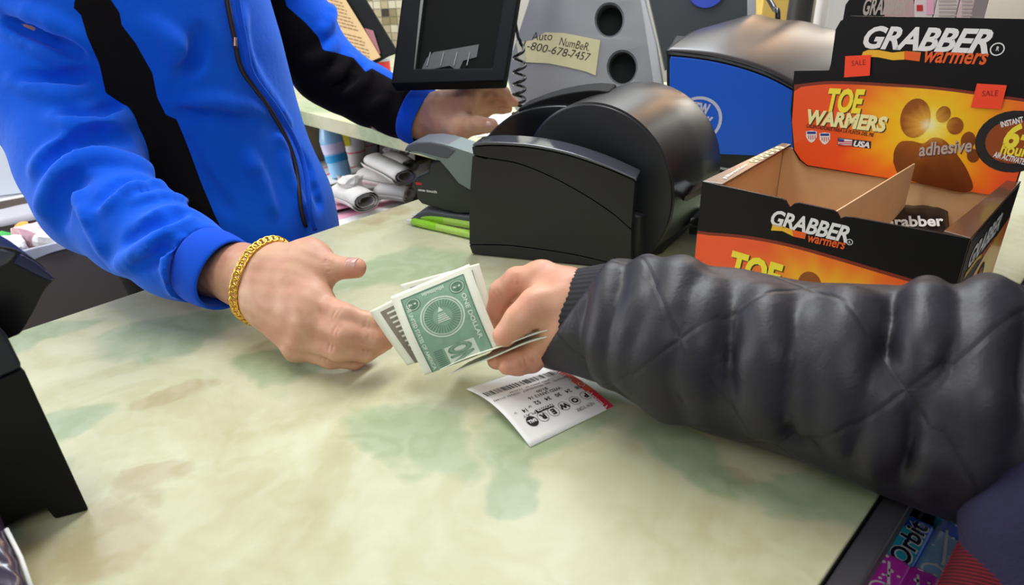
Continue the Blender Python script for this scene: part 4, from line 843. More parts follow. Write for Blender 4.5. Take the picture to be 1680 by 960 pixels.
prism('cover', [[kpx(x, y) for x, y in ((40, 605), (0, 623), (-60, 640), (-60, 530), (0, 535), (14, 553))]], HB_*.09, bk, mat('navy_gloss', (20, 26, 42), .32, spec=.35), .003, 3)
hd = thing('scanner_hood', 'glossy dark curved reader head above the stand at the left edge', 'card reader', A_+np.array([-.1, .05, .13]))
HQ = A_+fy*.02
hpz = lambda x, y: onpl(x, y, HQ, fy)
hc = [(-60, 397)]+seam([(0, 404), (25, 409), (60, 428), (91, 457)], 5)+seam([(90, 459), (72, 480), (56, 512), (36, 545), (22, 553), (5, 560)], 4)+[(-60, 570)]
prism('hood', [[hpz(*q) for q in hc]], HB_*.045, hd, mat('hood_black', (18, 16, 20), .38, spec=.3), .004, 4)
prism('window', [[onpl(x, y, HQ-fy*.001, fy) for x, y in ((-60, 405), (5, 408), (33, 416), (14, 434), (-10, 446), (-60, 452))]], HB_*.047, hd, mat('hood_window', (60, 62, 74), .15, spec=.4), .002, 3)
prism('crest', [[onpl(x, y, HQ-fy*.002, fy) for x, y in ((34, 416), (60, 431), (92, 457), (84, 463), (58, 452), (22, 433))]], HB_*.049, hd, mat('crest_blue', (30, 32, 70), .25, spec=.4), .0015, 3)
# glossy thing in the lower left corner
q = on(0, 960); gp = thing('sweet_packet', 'glossy dark packet with a white edge in the bottom left corner', 'packet', on(-20, 930))
GPQ = [on(0, 845, .03), on(30, 905, .012), on(62, 965, .003), on(70, 1020, .001), on(-120, 1020, .001), on(-120, 845, .03)]
grid('film', lambda a, b: (GPQ[0]*(1-b)+GPQ[3]*b)*(1-a)+(GPQ[5]*(1-b)+GPQ[4]*b)*a+ZZ*(.022*math.sin(math.pi*min(1, a*1.0))**.6*(1-.3*b)+.001*math.sin(b*40)), 18, 16, gp, mat('packet_purple', (52, 40, 62), .2, coat=.8, var=.3, vscale=40))
tube('white_edge', [on(10, 868, .028), on(34, 915, .018), on(52, 965, .012)], .0012, gp, INKW, 6)

# ================================================================== gum rack below the counter edge
nd = nrm(on(1380, 960)-on(1483, 815)); 
RK = thing('gum_rack', 'dark grey plastic gum rack under the near counter edge', 'rack', ct(.30, .02, -.03))
RKM = mat('rack_grey', (70, 68, 72), .35, spec=.5)
def rz(L, z): return [on(x, y, z) for x, y in L]
prism('rail', [[ct(.05, T0-.0012, -.020), ct(.535, T0-.0012, -.020), ct(.535, T0-.0165, -.020), ct(.05, T0-.0165, -.020)]], (0, 0, .017), RK, RKM, .002, 3)
prism('tray_floor', [[ct(.05, T0-.004, -.062), ct(.535, T0-.004, -.062), ct(.535, T0-.13, -.062), ct(.05, T0-.13, -.062)]], (0, 0, .004), RK, BLKM)
prism('tray_back', [[ct(.531, T0-.004, -.058), ct(.535, T0-.004, -.058), ct(.535, T0-.13, -.058), ct(.531, T0-.13, -.058)]], (0, 0, .045), RK, RKM, .001)
for t_ in (T0-.017,): prism('divider', [[ct(.05, t_, -.058), ct(.530, t_, -.058), ct(.530, t_-.002, -.058), ct(.05, t_-.002, -.058)]], (0, 0, .012), RK, RKM)
prism('bracket', [[ct(.06, T0-.003, -.9), ct(.10, T0-.003, -.9), ct(.10, T0-.06, -.9), ct(.06, T0-.06, -.9)]], (0, 0, .837), RK, RKM)
def gum(label, c, L, W, H_, m, tilt=0., lets=None, lm=None, band=None, yaw=0., group=None):
    c = np.array(c, float); a = -AX*math.cos(yaw)+NX*math.sin(yaw); b = np.array([a[1], -a[0], 0]); b = b if b @ NX > 0 else -b      # a: towards the lower left, b: towards the counter
    t = thing('gum_pack', label, 'gum', c, group)
    nose = prism('wrapper', [[c+a*i*L/2+b*j*W/2 for i, j in ((-1, -1), (1, -1), (1, 1), (-1, 1))]], ZZ*H_, t, m, H_*.22, 3)
    rr_ = -a; uu = b
    p = plane_print(c+ZZ*(H_+.0001), rr_, uu, ZZ)
    if band: 
        for x0, x1, mm_ in band: p.poly([(x0*L, -W*.38), (x1*L, -W*.38), (x1*L+.004, W*.38), (x0*L+.004, W*.38)], mm_, 1)
    if lets:
        for s_, x0, x1, y0, hh, mm_, b_ in lets: p.text(s_, (x0*L, y0*W), (x1*L, y0*W), hh*W, mm_, 3 if mm_ is not INKW else 2, b_, .15)
    if not lets:                                                # white flakes and swirls of the wrapper print
        rg = np.random.default_rng(len(label))
        for k in range(9): p.disc((rg.uniform(-.42, .42)*L, rg.uniform(-.32, .32)*W), rg.uniform(.0008, .0016), INKW, 2, n=10)
        p.disc((-.24*L, 0), W*.34, INKW, 2, W*.27, 24); p.poly([(-.1*L, -.2*W), (.3*L, .12*W), (.3*L, .2*W), (-.1*L, -.1*W)], INKW, 2)
    p.build('printed_wrapper', t); return t
GB = mat('gum_blue', (24, 96, 224), .25, coat=.8); GT = mat('gum_teal', (40, 180, 205), .25, coat=.8); GM = mat('gum_magenta', (220, 60, 200), .22, coat=.9); GI = mat('gum_ice', (150, 196, 240), .22, coat=.8, var=.2, vscale=80); NVY = mat('gum_navy', (22, 30, 60), .3)
g0 = on(1490, 880, -.03); z_ = -.0575
def gat(x, y): return on(x, y, -.04)*[1, 1, 0]+ZZ*z_
gum('blue and teal gum pack with dark white-outlined lettering nearest the grey rail', gat(1490, 893), .056, .0185, .019, GB, 0, (('Orbit', -.40, .40, -.30, .66, INKW, .06), ('Orbit', -.395, .395, -.28, .62, NVY, .025)), None, ((-.5, .16, GT),), group='gum packs in the rack')
gum('pale blue gum pack with a white swirl beside the red ribbed hem', gat(1545, 910), .078, .020, .018, GI, .12, None, None, ((.22, .47, GB),), group='gum packs in the rack')
gum('magenta gum pack with a torn end nearest the counter edge', gat(1452, 955), .046, .0185, .021, GM, 0, None, None, None, group='gum packs in the rack')
gum('magenta gum pack below the pale blue one', gat(1500, 978), .046, .018, .021, GM, .05, None, None, None, group='gum packs in the rack')
gum('teal gum pack just under the black sleeve', on(1572, 838, -.04)*[1, 1, 0]+ZZ*z_, .034, .02, .020, GT, .9, None, None, None, group='gum packs in the rack')

# ================================================================== lottery ticket
tq = [on(765, 643), on(895, 597), on(1007, 668), on(870, 735)]        # bar-code end left, red end right
def tk(u, v, l=0.):                                                    # u: from the bar-code-left end to the red edge; v: towards the viewer
    q = (tq[0]*(1-u)+tq[1]*u)*(1-v)+(tq[3]*(1-u)+tq[2]*u)*v
    return q+ZZ*(.0006+.0085*math.sin(math.pi*min(max(v, 0), 1))*(.55+.45*(1-u))+.002*(1-u)*(1-v)+l)
tik = grid('lottery_ticket', tk, 18, 18, None, WHT, .0002); tag(tik, 'white lottery ticket with a red edge lying face up on the green counter', 'ticket')
TPK = Print(lambda u, v, l: tk(u, v, l+.00018)); TPK.up = 1
ff = lambda x, y: (740+x/4.8, 560+y/4.8)
M4 = np.array([project(tk(u, v)) for u, v in ((0, 0), (1, 0), (1, 1), (0, 1))])
def tuv(x, y):                                                         # picture point on the counter -> (u, v) of the ticket
    X, Y = ff(x, y); u = v = .5
    for _ in range(12):
        p_ = np.array(project(tk(u, v))); e = .01; ju = (np.array(project(tk(u+e, v)))-p_)/e; jv = (np.array(project(tk(u, v+e)))-p_)/e
        d = np.linalg.solve(np.stack([ju, jv], 1), np.array([X, Y])-p_); u += d[0]; v += d[1]
    return (u, v)
mg = mat('ticket_red', (226, 40, 70), .55); mo = mat('ticket_orange', (238, 92, 66), .55); FNT = mat('ticket_tint', (226, 214, 212), .7)
def strip(u0, u1, v0, v1, m, lay=1, n=8):
    for k in range(n): a = v0+(v1-v0)*k/n; b = v0+(v1-v0)*(k+1)/n; TPK.add([(u0, a), (u1, a), (u1, b), (u0, b)], [(0, 1, 2, 3)], m, lay)
strip(.91, 1., 0, 1, mg); strip(.912, .998, .36, .72, mo, 2)
tcur = TPK.text
def tt_(s, a, b, h, m=INK, bold=.0, lay=2): TPK.up = 1; TPK.text(s, a, b, h, m, lay, bold)
# red-edge lettering runs along the edge
tt_('nylottery.ny.gov', (.935, .08), (.935, .50), .045, INKW, .02, 3); tt_('nylottery', (.935, .72), (.935, .99), .05, INKW, .02, 3); TPK.disc((.955, .60), .035, INKW, 3, .028, 18)
# captions: u runs right to left when read
bx0, bx1 = tuv(805, 225), tuv(290, 440); x = bx0[0]; rg = np.random.default_rng(5); w_tot = bx0[0]-bx1[0]
vm = (bx0[1]+bx1[1])/2
while x > bx1[0]:
    wd = rg.choice([.005, .008, .014]); TPK.add([(x, vm-.04), (x-wd, vm-.04), (x-wd, vm+.055), (x, vm+.055)], [(3, 2, 1, 0)], INK, 2); x -= wd+rg.choice([.006, .010, .016])
def cap(s, a, b, h, bold=0., m=INK):
    ua, ub = tuv(*a), tuv(*b); v = (ua[1]+ub[1])/2; TPK.up = -1; TPK.text(s, (ua[0], v), (ub[0], v), -h if False else h, m, 3, bold)
TPK.up = 1
def cap(s, a, b, h, bold=0., m=INK):
    ua, ub = tuv(*a), tuv(*b); v = (ua[1]+ub[1])/2; V, Fc = glyphs(s, bold); lo = V.min(0); hi = V.max(0); ch = glyphs('H', bold)[0][:, 1].max()
    P = [(ua[0]+(ub[0]-ua[0])*(x-lo[0])/(hi[0]-lo[0]), v+y/ch*h) for x, y in V]; TPK.add(P, Fc, m, 3)
cap('029026751  S70  00206083857  1529223  011447', (885, 262), (355, 492), .026, .0); cap('WED JAN13 16   13:41:44', (762, 298), (465, 412), .024)
cap('$2.00', (750, 366), (665, 396), .036, .01); cap('WED JAN13 16', (848, 356), (607, 455), .04, .012)
cap('08   24   30   34   52', (1000, 344), (655, 492), .046, .02); cap('QP', (630, 508), (602, 518), .02); cap('14', (585, 530), (552, 545), .046, .02); cap('QP', (512, 562), (492, 570), .02)
cap('NEW YORK', (1112, 480), (978, 540), .04, .0)
a, b = tuv(790, 492), tuv(555, 600); v = (a[1]+b[1])/2; TPK.add([(a[0], v-.006), (tuv(660, 550)[0], v-.006), (tuv(660, 550)[0], v+.036), (a[0], v+.036)], [(0, 1, 2, 3)], INK, 2)
cap('POWER', (784, 494), (668, 548), .028, .03, INKW); cap('PLAY', (655, 553), (560, 597), .028, .0)
for ch_, cx, cy in (('P', 1060, 430), ('O', 975, 469), ('W', 890, 512), ('E', 808, 557), ('R', 725, 597)):
    c_ = tuv(cx, cy); TPK.disc(c_, .056, INK, 2, .0515, 28); h_ = .064; V, Fc = glyphs(ch_, .06); lo = V.min(0); hi = V.max(0)
    TPK.add([(c_[0]-(x-(lo[0]+hi[0])/2)/(hi[1]-lo[1])*h_*1.1, c_[1]+(y-(lo[1]+hi[1])/2)/(hi[1]-lo[1])*h_) for x, y in V], Fc, INK, 3)
c_ = tuv(640, 632); TPK.disc(c_, .058, INK, 2); V, Fc = glyphs('BALL', .05); lo = V.min(0); hi = V.max(0); TPK.add([(c_[0]-(x-(lo[0]+hi[0])/2)/(hi[0]-lo[0])*.088, c_[1]+(y-(lo[1]+hi[1])/2)/(hi[1]-lo[1])*.036) for x, y in V], Fc, INKW, 3)
TPK.fine(.06).build('printed_text', tik)

# ================================================================== banknotes
BPR = mat('note_paper', (226, 226, 206), .75, var=.03, vscale=80, sss=.1)
BG = mat('note_green', (122, 156, 132), .7, var=.22, vscale=160); BGD = mat('note_dark_green', (84, 120, 98), .7, var=.2, vscale=200); BGL = mat('note_pale_green', (196, 210, 190), .7, var=.08, vscale=160); BBR = mat('note_front_ink', (128, 120, 104), .7, var=.3, vscale=200)
def note(label, C4_, D4, bend, back, m_, grp, half=True, fold=.0, nv=26):
    """C4_: picture corners (top-left, top-right, bottom-right, bottom-left); D4 their distances"""
    Q = [dep(x, y, d) for (x, y), d in zip(C4_, D4)]; nn = nrm(np.cross(Q[1]-Q[0], Q[3]-Q[0])); nn = nn if nn @ (CC-Q[0]) > 0 else -nn
    def S(u, v, l=0.):
        q = (Q[0]*(1-u)+Q[1]*u)*(1-v)+(Q[3]*(1-u)+Q[2]*u)*v
        return q+nn*(bend*math.sin(math.pi*v)+l)
    VF = 1.0+fold
    dn_ = nrm((Q[3]+Q[2])-(Q[0]+Q[1])); Lh = np.linalg.norm((Q[3]+Q[2])-(Q[0]+Q[1]))/2; r_ = .0022
    def T(u, v, l=0.):
        if v <= 1: return S(u, v, l)
        a = (v-1)*Lh/r_; e = S(u, 1)
        if a < math.pi*.9: return e-nn*(r_*(1-math.cos(a)))+dn_*(r_*math.sin(a))
        k = (v-1)*Lh-r_*math.pi*.9; return e-nn*(r_*1.95+k*.16)-dn_*(k-r_*.3)
    o = grid('banknote', lambda u, v: T(u, v*VF), 14, nv*2 if fold else nv, None, BPR, .00018); tag(o, label, 'banknote', grp)
    p = Print(lambda u, v, l: T(u, v, l+.00016)); n_ = 8
    def rect(u0, u1, v0, v1, m, lay=1, n=8):
        for k in range(n): a = v0+(v1-v0)*k/n; b = v0+(v1-v0)*(k+1)/n; p.add([(u0, a), (u1, a), (u1, b), (u0, b)], [(0, 1, 2, 3)], m, lay)
    ik = BG if back else BBR; dk = BGD if back else MATS['note_front_ink']
    rect(.10, .90, .085, 1.0 if half else .93, ik, 1, 12)
    if back:
        rg = np.random.default_rng(2)
        rect(.10, .115, .085, 1., BGD, 2); rect(.885, .90, .085, 1., BGD, 2); rect(.10, .90, .085, .10, BGD, 2, 1)
        def rot(s, u0, u1, v0, h, m, lay=4, bold=.03):           # lettering read along the note
            V, Fc = glyphs(s, bold); lo = V.min(0); hi = V.max(0); ch = glyphs('H', bold)[0][:, 1].max()
            p.add([(u0+y/ch*h, min(u1, v0)+(x-lo[0])/(hi[0]-lo[0])*abs(v0-u1)) for x, y in V], Fc, m, lay)
        rot('THE UNITED STATES OF AMERICA', .135, .18, .98, .045, BGL); rot('ONE DOLLAR', .80, .30, .84, .05, BGL)
        p.disc((.50, .46), .27, BGL, 2, .252, 40, ry=.235); p.disc((.50, .46), .235, BGL, 2, .225, 40, ry=.205)
        for k in range(36): a = k*math.pi/18; p.poly([(.5+.12*math.cos(a-.03), .46+.105*math.sin(a-.03)), (.5+.22*math.cos(a-.02), .46+.19*math.sin(a-.02)), (.5+.22*math.cos(a+.03), .46+.19*math.sin(a+.03)), (.5+.12*math.cos(a+.03), .46+.105*math.sin(a+.03))], BGD, 2)
        p.poly([(.42, .52), (.58, .52), (.54, .42), (.46, .42)], BGL, 3); p.poly([(.465, .40), (.535, .40), (.50, .34)], BGL, 3)
        for k in range(4): p.poly([(.425+k*.009, .50-k*.024), (.575-k*.009, .50-k*.024), (.572-k*.009, .506-k*.024), (.428+k*.009, .506-k*.024)], BGD, 4)
        for cu, cv in ((.22, .20), (.78, .20)):
            p.disc((cu, cv), .095, BGD, 2, n=20, ry=.08); p.disc((cu, cv), .082, BGL, 3, .074, 20, ry=.068)
            V, Fc = glyphs('1', .05); p.add([(cu-.04+y*.11, cv-.03+x*.11) for x, y in V], Fc, BGL, 4)
            rot('ONE', cu-.02, cv-.05, cv+.05, .04, BGD, 5, .03)
        for k in range(14): a = .36+k*.02; p.poly([(a, .115), (a+.012, .115), (a+.012, .14+.03*rg.random()), (a, .14+.03*rg.random())], BGL, 3)
        rect(.36, .74, .80, 1.0, BGL, 2, 4); rot('ON', .41, .80, 1.0, .28, BGD, 4, .05); rot('ON', .415, .803, .997, .265, BG, 5, .02)
        for k in range(9): p.poly([(.22, .80+k*.022), (.33, .80+k*.022), (.33, .808+k*.022), (.22, .808+k*.022)], BGD, 3)
    else:
        for k in range(10): rect(.16, .30, .14+k*.08, .17+k*.08, BPR, 2, 1)
        p.disc((.6, .5), .22, BPR, 2, .19, 28)
        for k in range(14): rect(.34, .40, .12+k*.058, .15+k*.058, BPR, 2, 1)
    p.fine(.07).build('engraving', o); return o
GP = 'dollar bills being handed over'
note('green backed one dollar bill nearest the viewer, folded at its lower edge', [(641, 487), (770, 433), (823, 569), (697, 616)], (.530, .520, .505, .515), .005, True, GP, True, .34)
note('pale edged bill fanned out left behind the green backed bill', [(606, 511), (735, 446), (800, 560), (668, 600)], (.537, .532, .524, .530), .002, False, GP, False)
note('grey printed bill mostly hidden, its top edge showing above the green backed bill', [(657, 467), (786, 432), (812, 520), (690, 570)], (.546, .54, .532, .538), .001, False, GP, False)
# bills pinched edge-on between thumb and fingers
for k, (lab, dz) in enumerate((('long folded bill held edge on under the customer\'s thumb', 0.), ('lower bill of the edge on pair, touching the customer\'s fingers', -.0032))):
    a0 = dep(722+k*14, 607+k*4, .512)+ZZ*dz; a1 = dep(913, 539+k*3, .487)+ZZ*dz; dr = nrm(a1-a0); vw = nrm((a0+a1)/2-CC); sd_ = nrm(vw-dr*(vw @ dr)); n_ = nrm(np.cross(dr, sd_)); sd_ = nrm(sd_+n_*(.16))
    o = grid('banknote', lambda u, v: a0+(a1-a0)*u+sd_*v*(.050-k*.004)+n_*(.0018*math.sin(3.1*u)-.0035*v+.0006*math.sin(9*u+k)), 24, 6, None, [BPR], .0009); tag(o, lab, 'banknote', GP)
    p = Print(lambda u, v, l: a0+(a1-a0)*u+sd_*v*(.050-k*.004)+n_*(.0018*math.sin(3.1*u)-.0035*v+.0006*math.sin(9*u+k))+(ZZ*l+ZZ*.0006))
    for i in range(10): p.add([(.04+i*.092, .1), (.13+i*.092, .1), (.13+i*.092, .9), (.04+i*.092, .9)], [(0, 1, 2, 3)], BGL, 1)
    p.build('engraving', o)

# ================================================================== people
def skin(name, c, c2):
    m = mat(name, c, .48, sss=.12, spec=.4); g = NT(m); tc = g.n('TexCoord').outputs['Object']
    n1 = g.noise(tc, 38, 3, .4); n2 = g.noise(tc, 420, 4); col = g.mix(g.ramp(n1, [(.38, (0, 0, 0)), (.62, (1, 1, 1))]), C4(*c), C4(*c2))
    at = g.n('Attribute'); at.attribute_name = 'red'; col = g.mix(g.math('MULTIPLY', at.outputs['Fac'], .6), col, C4(214, 132, 112))
    g.l(col, g.b.inputs['Base Color'])
    vo = g.n('TexVoronoi'); vo.inputs['Scale'].default_value = 900; g.l(tc, vo.inputs['Vector'])
    h = g.math('ADD', g.math('MULTIPLY', n2, .7), g.math('MULTIPLY', vo.outputs['Distance'], .5)); bp = g.n('Bump'); bp.inputs['Strength'].default_value = .22; bp.inputs['Distance'].default_value = .0006; g.l(h, bp.inputs['Height']); g.l(bp.outputs[0], g.b.inputs['Normal'])
    return m
SK1 = skin('clerk_skin', (206, 160, 130), (196, 142, 118)); SK2 = skin('customer_skin', (212, 160, 130), (204, 146, 120))
NAIL = mat('finger_nail', (206, 158, 146), .25, coat=.4)
def fleece():
    m = mat('fleece_blue_black', (16, 72, 190), .95, spec=.12, sheen=.7); g = NT(m); tc = g.n('TexCoord').outputs['Object']
    at = g.n('Attribute'); at.attribute_name = 'panel'; f = g.ramp(g.math('ADD', g.math('MULTIPLY', at.outputs['Fac'], .5), .5), [(.47, (0, 0, 0)), (.53, (1, 1, 1))])
    n1 = g.noise(tc, 22, 3); blue = g.mix(n1, C4(2, 74, 204), C4(16, 98, 232))
    g.l(g.mix(f, blue, C4(19, 16, 18)), g.b.inputs['Base Color']); g.b.inputs['Sheen Tint'].default_value = (.25, .45, 1, 1); inv = g.math('MULTIPLY', g.math('SUBTRACT', 1., f), .45); g.l(inv, g.b.inputs['Sheen Weight'])
    n2 = g.noise(tc, 900, 4); n3 = g.noise(tc, 130, 4); h = g.math('ADD', g.math('MULTIPLY', n2, .5), n3); bp = g.n('Bump'); bp.inputs['Strength'].default_value = .35; bp.inputs['Distance'].default_value = .0014; g.l(h, bp.inputs['Height']); g.l(bp.outputs[0], g.b.inputs['Normal'])
    return m
FLC = fleece()
CUFFB = mat('fleece_blue_trim', (14, 78, 206), .9, spec=.15, sheen=.4, bump=.3, bscale=700, bdist=.001)
def px3(L): return [dep(x, y, d) for x, y, d in L]
MM = .001
def head(S, c, fwd, up, k=.010):
    """skull, jaw, nose, ears, lips, sockets into an SDF; c is the skull centre"""
    fwd = nrm(fwd); up = nrm(up); rt = np.cross(fwd, up); ax = [rt, fwd, up]; P = lambda x, y, z: c+rt*x+fwd*y+up*z
    S.ell(P(0, -.012, .03), (.074, .092, .088), k, ax); S.ell(P(0, .022, -.035), (.058, .066, .078), .03, ax); S.ell(P(0, .05, -.085), (.030, .032, .026), .025, ax)
    S.cone(P(0, .086, .012), P(0, .108, -.026), .008, .013, .012); 
    for s in (-1, 1):
        S.ell(P(s*.032, .088, .014), (.017, .014, .013), .012, ax, cut=True); S.ell(P(s*.011, .100, -.030), (.009, .010, .008), .006, ax)
        S.ell(P(s*.032, .076, .012), (.013, .012, .012), .002, ax); S.cone(P(s*.018, .092, .030), P(s*.046, .082, .030), .006, .005, .008)
        S.ell(P(s*.076, -.008, .005), (.007, .020, .031), .006, ax); S.ell(P(s*.082, -.004, .006), (.005, .012, .020), .003, ax, cut=True); S.ell(P(s*.04, .05, -.03), (.02, .03, .022), .02, ax)
    S.cone(P(-.02, .089, -.058), P(.02, .089, -.058), .006, .006, .005); S.cone(P(-.017, .087, -.067), P(.017, .087, -.067), .007, .007, .004)
def hair(name, c, fwd, up, parent, m):
    fwd = nrm(fwd); up = nrm(up); rt = np.cross(fwd, up); ax = [rt, fwd, up]; P = lambda x, y, z: c+rt*x+fwd*y+up*z
    S = SDF(c-.15, c+.17, .005); S.ell(P(0, -.020, .038), (.082, .096, .090), .01, ax); S.ell(P(0, .085, -.01), (.085, .055, .066), .02, ax, cut=True); S.ell(P(0, .0, -.10), (.12, .14, .07), .02, ax, cut=True); S.noise(.0012, 300, 3)
    o, V = S.mesh(name, parent, m); return o
def eyes(c, fwd, up, parent):
    fwd = nrm(fwd); up = nrm(up); rt = np.cross(fwd, up)
    for s in (-1, 1):
        q = c+rt*s*.032+fwd*.0795+up*.012; lathe('eye', q, q+fwd*.0105, [(0, .011), (.4, .0105), (.75, .0075), (1, .003)], parent, [mat('eye_white', (230, 226, 220), .2), mat('iris_brown', (60, 38, 26), .15)], 18, [0, 0, 1])
def joinmesh(name, core, hands, parent, m, red=()):
    """one continuous surface: each hand is bridged to the arm of the core at a cut across the forearm"""
    bm = bmesh.new(); bm.from_mesh(core[0]); bpy.data.meshes.remove(core[0])
    for (me, v_, q_), p, d in hands:
        d = Vector([float(x) for x in d]); p = Vector([float(x) for x in p])
        near_ = [g for g in bm.faces if (g.calc_center_median()-p).length < .09]; es = {e for g in near_ for e in g.edges}; vs = {w_ for g in near_ for w_ in g.verts}
        bmesh.ops.bisect_plane(bm, geom=list(near_)+list(es)+list(vs), plane_co=p-d*.004, plane_no=d, clear_outer=True)
        b2_ = bmesh.new(); b2_.from_mesh(me); bpy.data.meshes.remove(me); bmesh.ops.bisect_plane(b2_, geom=b2_.verts[:]+b2_.edges[:]+b2_.faces[:], plane_co=p+d*.004, plane_no=-d, clear_outer=True)
        tmp = bpy.data.meshes.new('t'); b2_.to_mesh(tmp); b2_.free(); bm.from_mesh(tmp); bpy.data.meshes.remove(tmp)
        be = [e for e in bm.edges if len(e.link_faces) == 1 and abs((e.verts[0].co-p).dot(d)) < .0055 and (e.verts[0].co-p).length < .08]
        bmesh.ops.bridge_loops(bm, edges=be)
    bmesh.ops.recalc_face_normals(bm, faces=bm.faces)
    me = bpy.data.meshes.new(name); bm.to_mesh(me); bm.free(); me.shade_smooth(); o = link(name, me, parent, m); V = np.empty(len(me.vertices)*3); me.vertices.foreach_get('co', V); V = V.reshape(-1, 3)
    r = np.zeros(len(V))
    for p, rad in red: r = np.maximum(r, np.clip(1-np.linalg.norm(V-np.array(p), axis=1)/rad, 0, 1))
    set_attr(o, 'red', r); return o
def nail(name, tip, prev, towards, parent, r):
    """nail plate on a finger end; 'towards' is the direction the nail faces"""
    d = nrm(tip-prev); n = nrm(towards-d*(towards @ d)); b = np.cross(d, n); fn = lambda u, v: tip+d*(.0085*(v-.62)*r/.008)+(b*math.sin((u-.5)*2.0)*r*.86+n*math.cos((u-.5)*2.0)*r*1.0)*(1-.16*max(0, v-.6)) + n*(.0004-.0016*max(0, v-.7))
    return grid(name, fn, 8, 8, parent, NAIL, .0006)

# ------------------------------------------------------------------ clerk
clerk = thing('person', 'clerk in a blue and black fleece jacket and gold bracelet reaching across the counter', 'person', ct(.36, .95, FLOOR))
TC = ct(.375, .935)
# right hand (nearest): thumb up, fingers curled towards the bills
w0, w1 = px3([(372, 446, .640), (440, 474, .600)]); fa0 = dep(300, 415, .69)
H1 = SDF(np.array([-.345, .44, .0]), np.array([-.085, .72, .115]), .00125)
H1.chain([fa0, dep(356, 436, .652), dep(398, 452, .625)], [.030, .0285, .0262], .01)
wu, wd_ = px3([(438, 447, .603), (446, 497, .596)])
H1.cone(dep(398, 440, .626), wu, .020, .0185, .014); H1.cone(dep(398, 464, .624), wd_, .020, .0185, .014)
kn = px3([(512, 497, .566), (510, 527, .561), (500, 553, .566), (488, 570, .575)])
H1.cone(wu, kn[0], .0185, .0150, .016); H1.cone(wd_, kn[1], .019, .0145, .016); H1.cone(wd_, kn[2], .0185, .0135, .014); H1.cone(wd_, kn[3], .0175, .0118, .014)
H1.cone((wu+wd_)/2, (kn[0]+kn[1])/2, .020, .0145, .016)
FG1 = [([kn[0], *px3([(566, 519, .546), (606, 530, .548), (629, 546, .556)])], [.0125, .0098, .0085, .0070]),
       ([kn[1], *px3([(566, 547, .541), (608, 556, .545), (632, 562, .556)])], [.0125, .0100, .0086, .0070]),
       ([kn[2], *px3([(556, 573, .548), (600, 577, .551), (622, 569, .561)])], [.0118, .0094, .0082, .0068]),
       ([kn[3], *px3([(542, 588, .562), (580, 591, .565), (603, 583, .575)])], [.0100, .0082, .0072, .0060])]
for P_, R_ in FG1: H1.chain(P_, R_, .0042)
th = px3([(462, 432, .600), (508, 424, .592), (549, 440, .578), (584, 440, .572)])
H1.chain(th[:2], [.0175, .0140], .014); H1.chain(th[1:3], [.0140, .0096], .008); H1.chain(th[2:], [.0098, .0088], .005)
H1.cone(th[1], kn[0]+(th[1]-kn[0])*.15, .0128, .0120, .016)                 # web towards the index knuckle
H1.ell((th[0]+th[1])/2+(kn[1]-th[0])*.25, (.021, .020, .019), .016)
for i, P_ in enumerate((FG1[0][0], FG1[1][0], FG1[2][0], FG1[3][0])):       # knuckle humps and joint creases
    H1.ell(P_[0]+nrm(CC-P_[0])*.0055, (.0085, .0085, .0075), .010)
    for j in (1, 2):
        v = CC-P_[j]; dr = nrm(P_[j]-P_[j-1]); v = nrm(v-dr*(v @ dr)); sd_ = np.cross(dr, v); q = P_[j]+v*(FG1[i][1][j]+.0002)
        for o_ in (-.0018, .0018): H1.cone(q+dr*o_-sd_*.004, q+dr*o_+sd_*.004, .0005, .0005, .0016, cut=True)
v = nrm(CC-th[2]+ZZ*.1); dr = nrm(th[3]-th[2]); sd_ = nrm(np.cross(dr, v))
for o_ in (-.003, 0, .003): q = th[2]+nrm(v-dr*(v @ dr))*.0098+dr*o_; H1.cone(q-sd_*.005, q+sd_*.005, .0005, .0005, .0016, cut=True)
H1.noise(.00022, 420, 1)
h1 = H1.mesh('h', link_=False, relax=2)
# left hand (far)
H2 = SDF(np.array([-.19, .86, -.02]), np.array([.06, 1.17, .19]), .0017)
DL = 1.0
H2.chain(px3([(630, 178, 1.03), (688, 192, 1.015), (722, 190, 1.0)]), [.031, .030, .0275], .012)
k2 = px3([(768, 152, .985), (782, 160, 1.005), (790, 172, 1.02), (792, 182, 1.03)])
for q, r_ in zip(k2, (.0135, .0135, .0125, .0115)): H2.cone(dep(724, 188, 1.0), q, .024, r_, .018)
F2 = [([k2[0], *px3([(790, 137, .975), (812, 138, .975), (820, 152, .985)])], [.0130, .0102, .0088, .0074]),
      ([k2[1], *px3([(806, 148, .99), (826, 152, .99), (832, 163, 1.0)])], [.0128, .0100, .0088, .0074]),
      ([k2[2], *px3([(812, 162, 1.005), (832, 164, 1.005), (843, 168, 1.01)])], [.0118, .0098, .0086, .0072]),
      ([k2[3], *px3([(810, 176, 1.02), (824, 178, 1.02), (834, 178, 1.02)])], [.0105, .0085, .0076, .0066])]
for P_, R_ in F2: H2.chain(P_, R_, .005)
t2 = px3([(728, 203, .985), (752, 210, .972), (782, 205, .965), (806, 206, .962)]); H2.chain(t2, [.0195, .0160, .0118, .0102], .010); H2.cone(t2[1], k2[0], .013, .010, .014)
H2.noise(.0003, 400, 2)
h2 = H2.mesh('h', link_=False, relax=2)
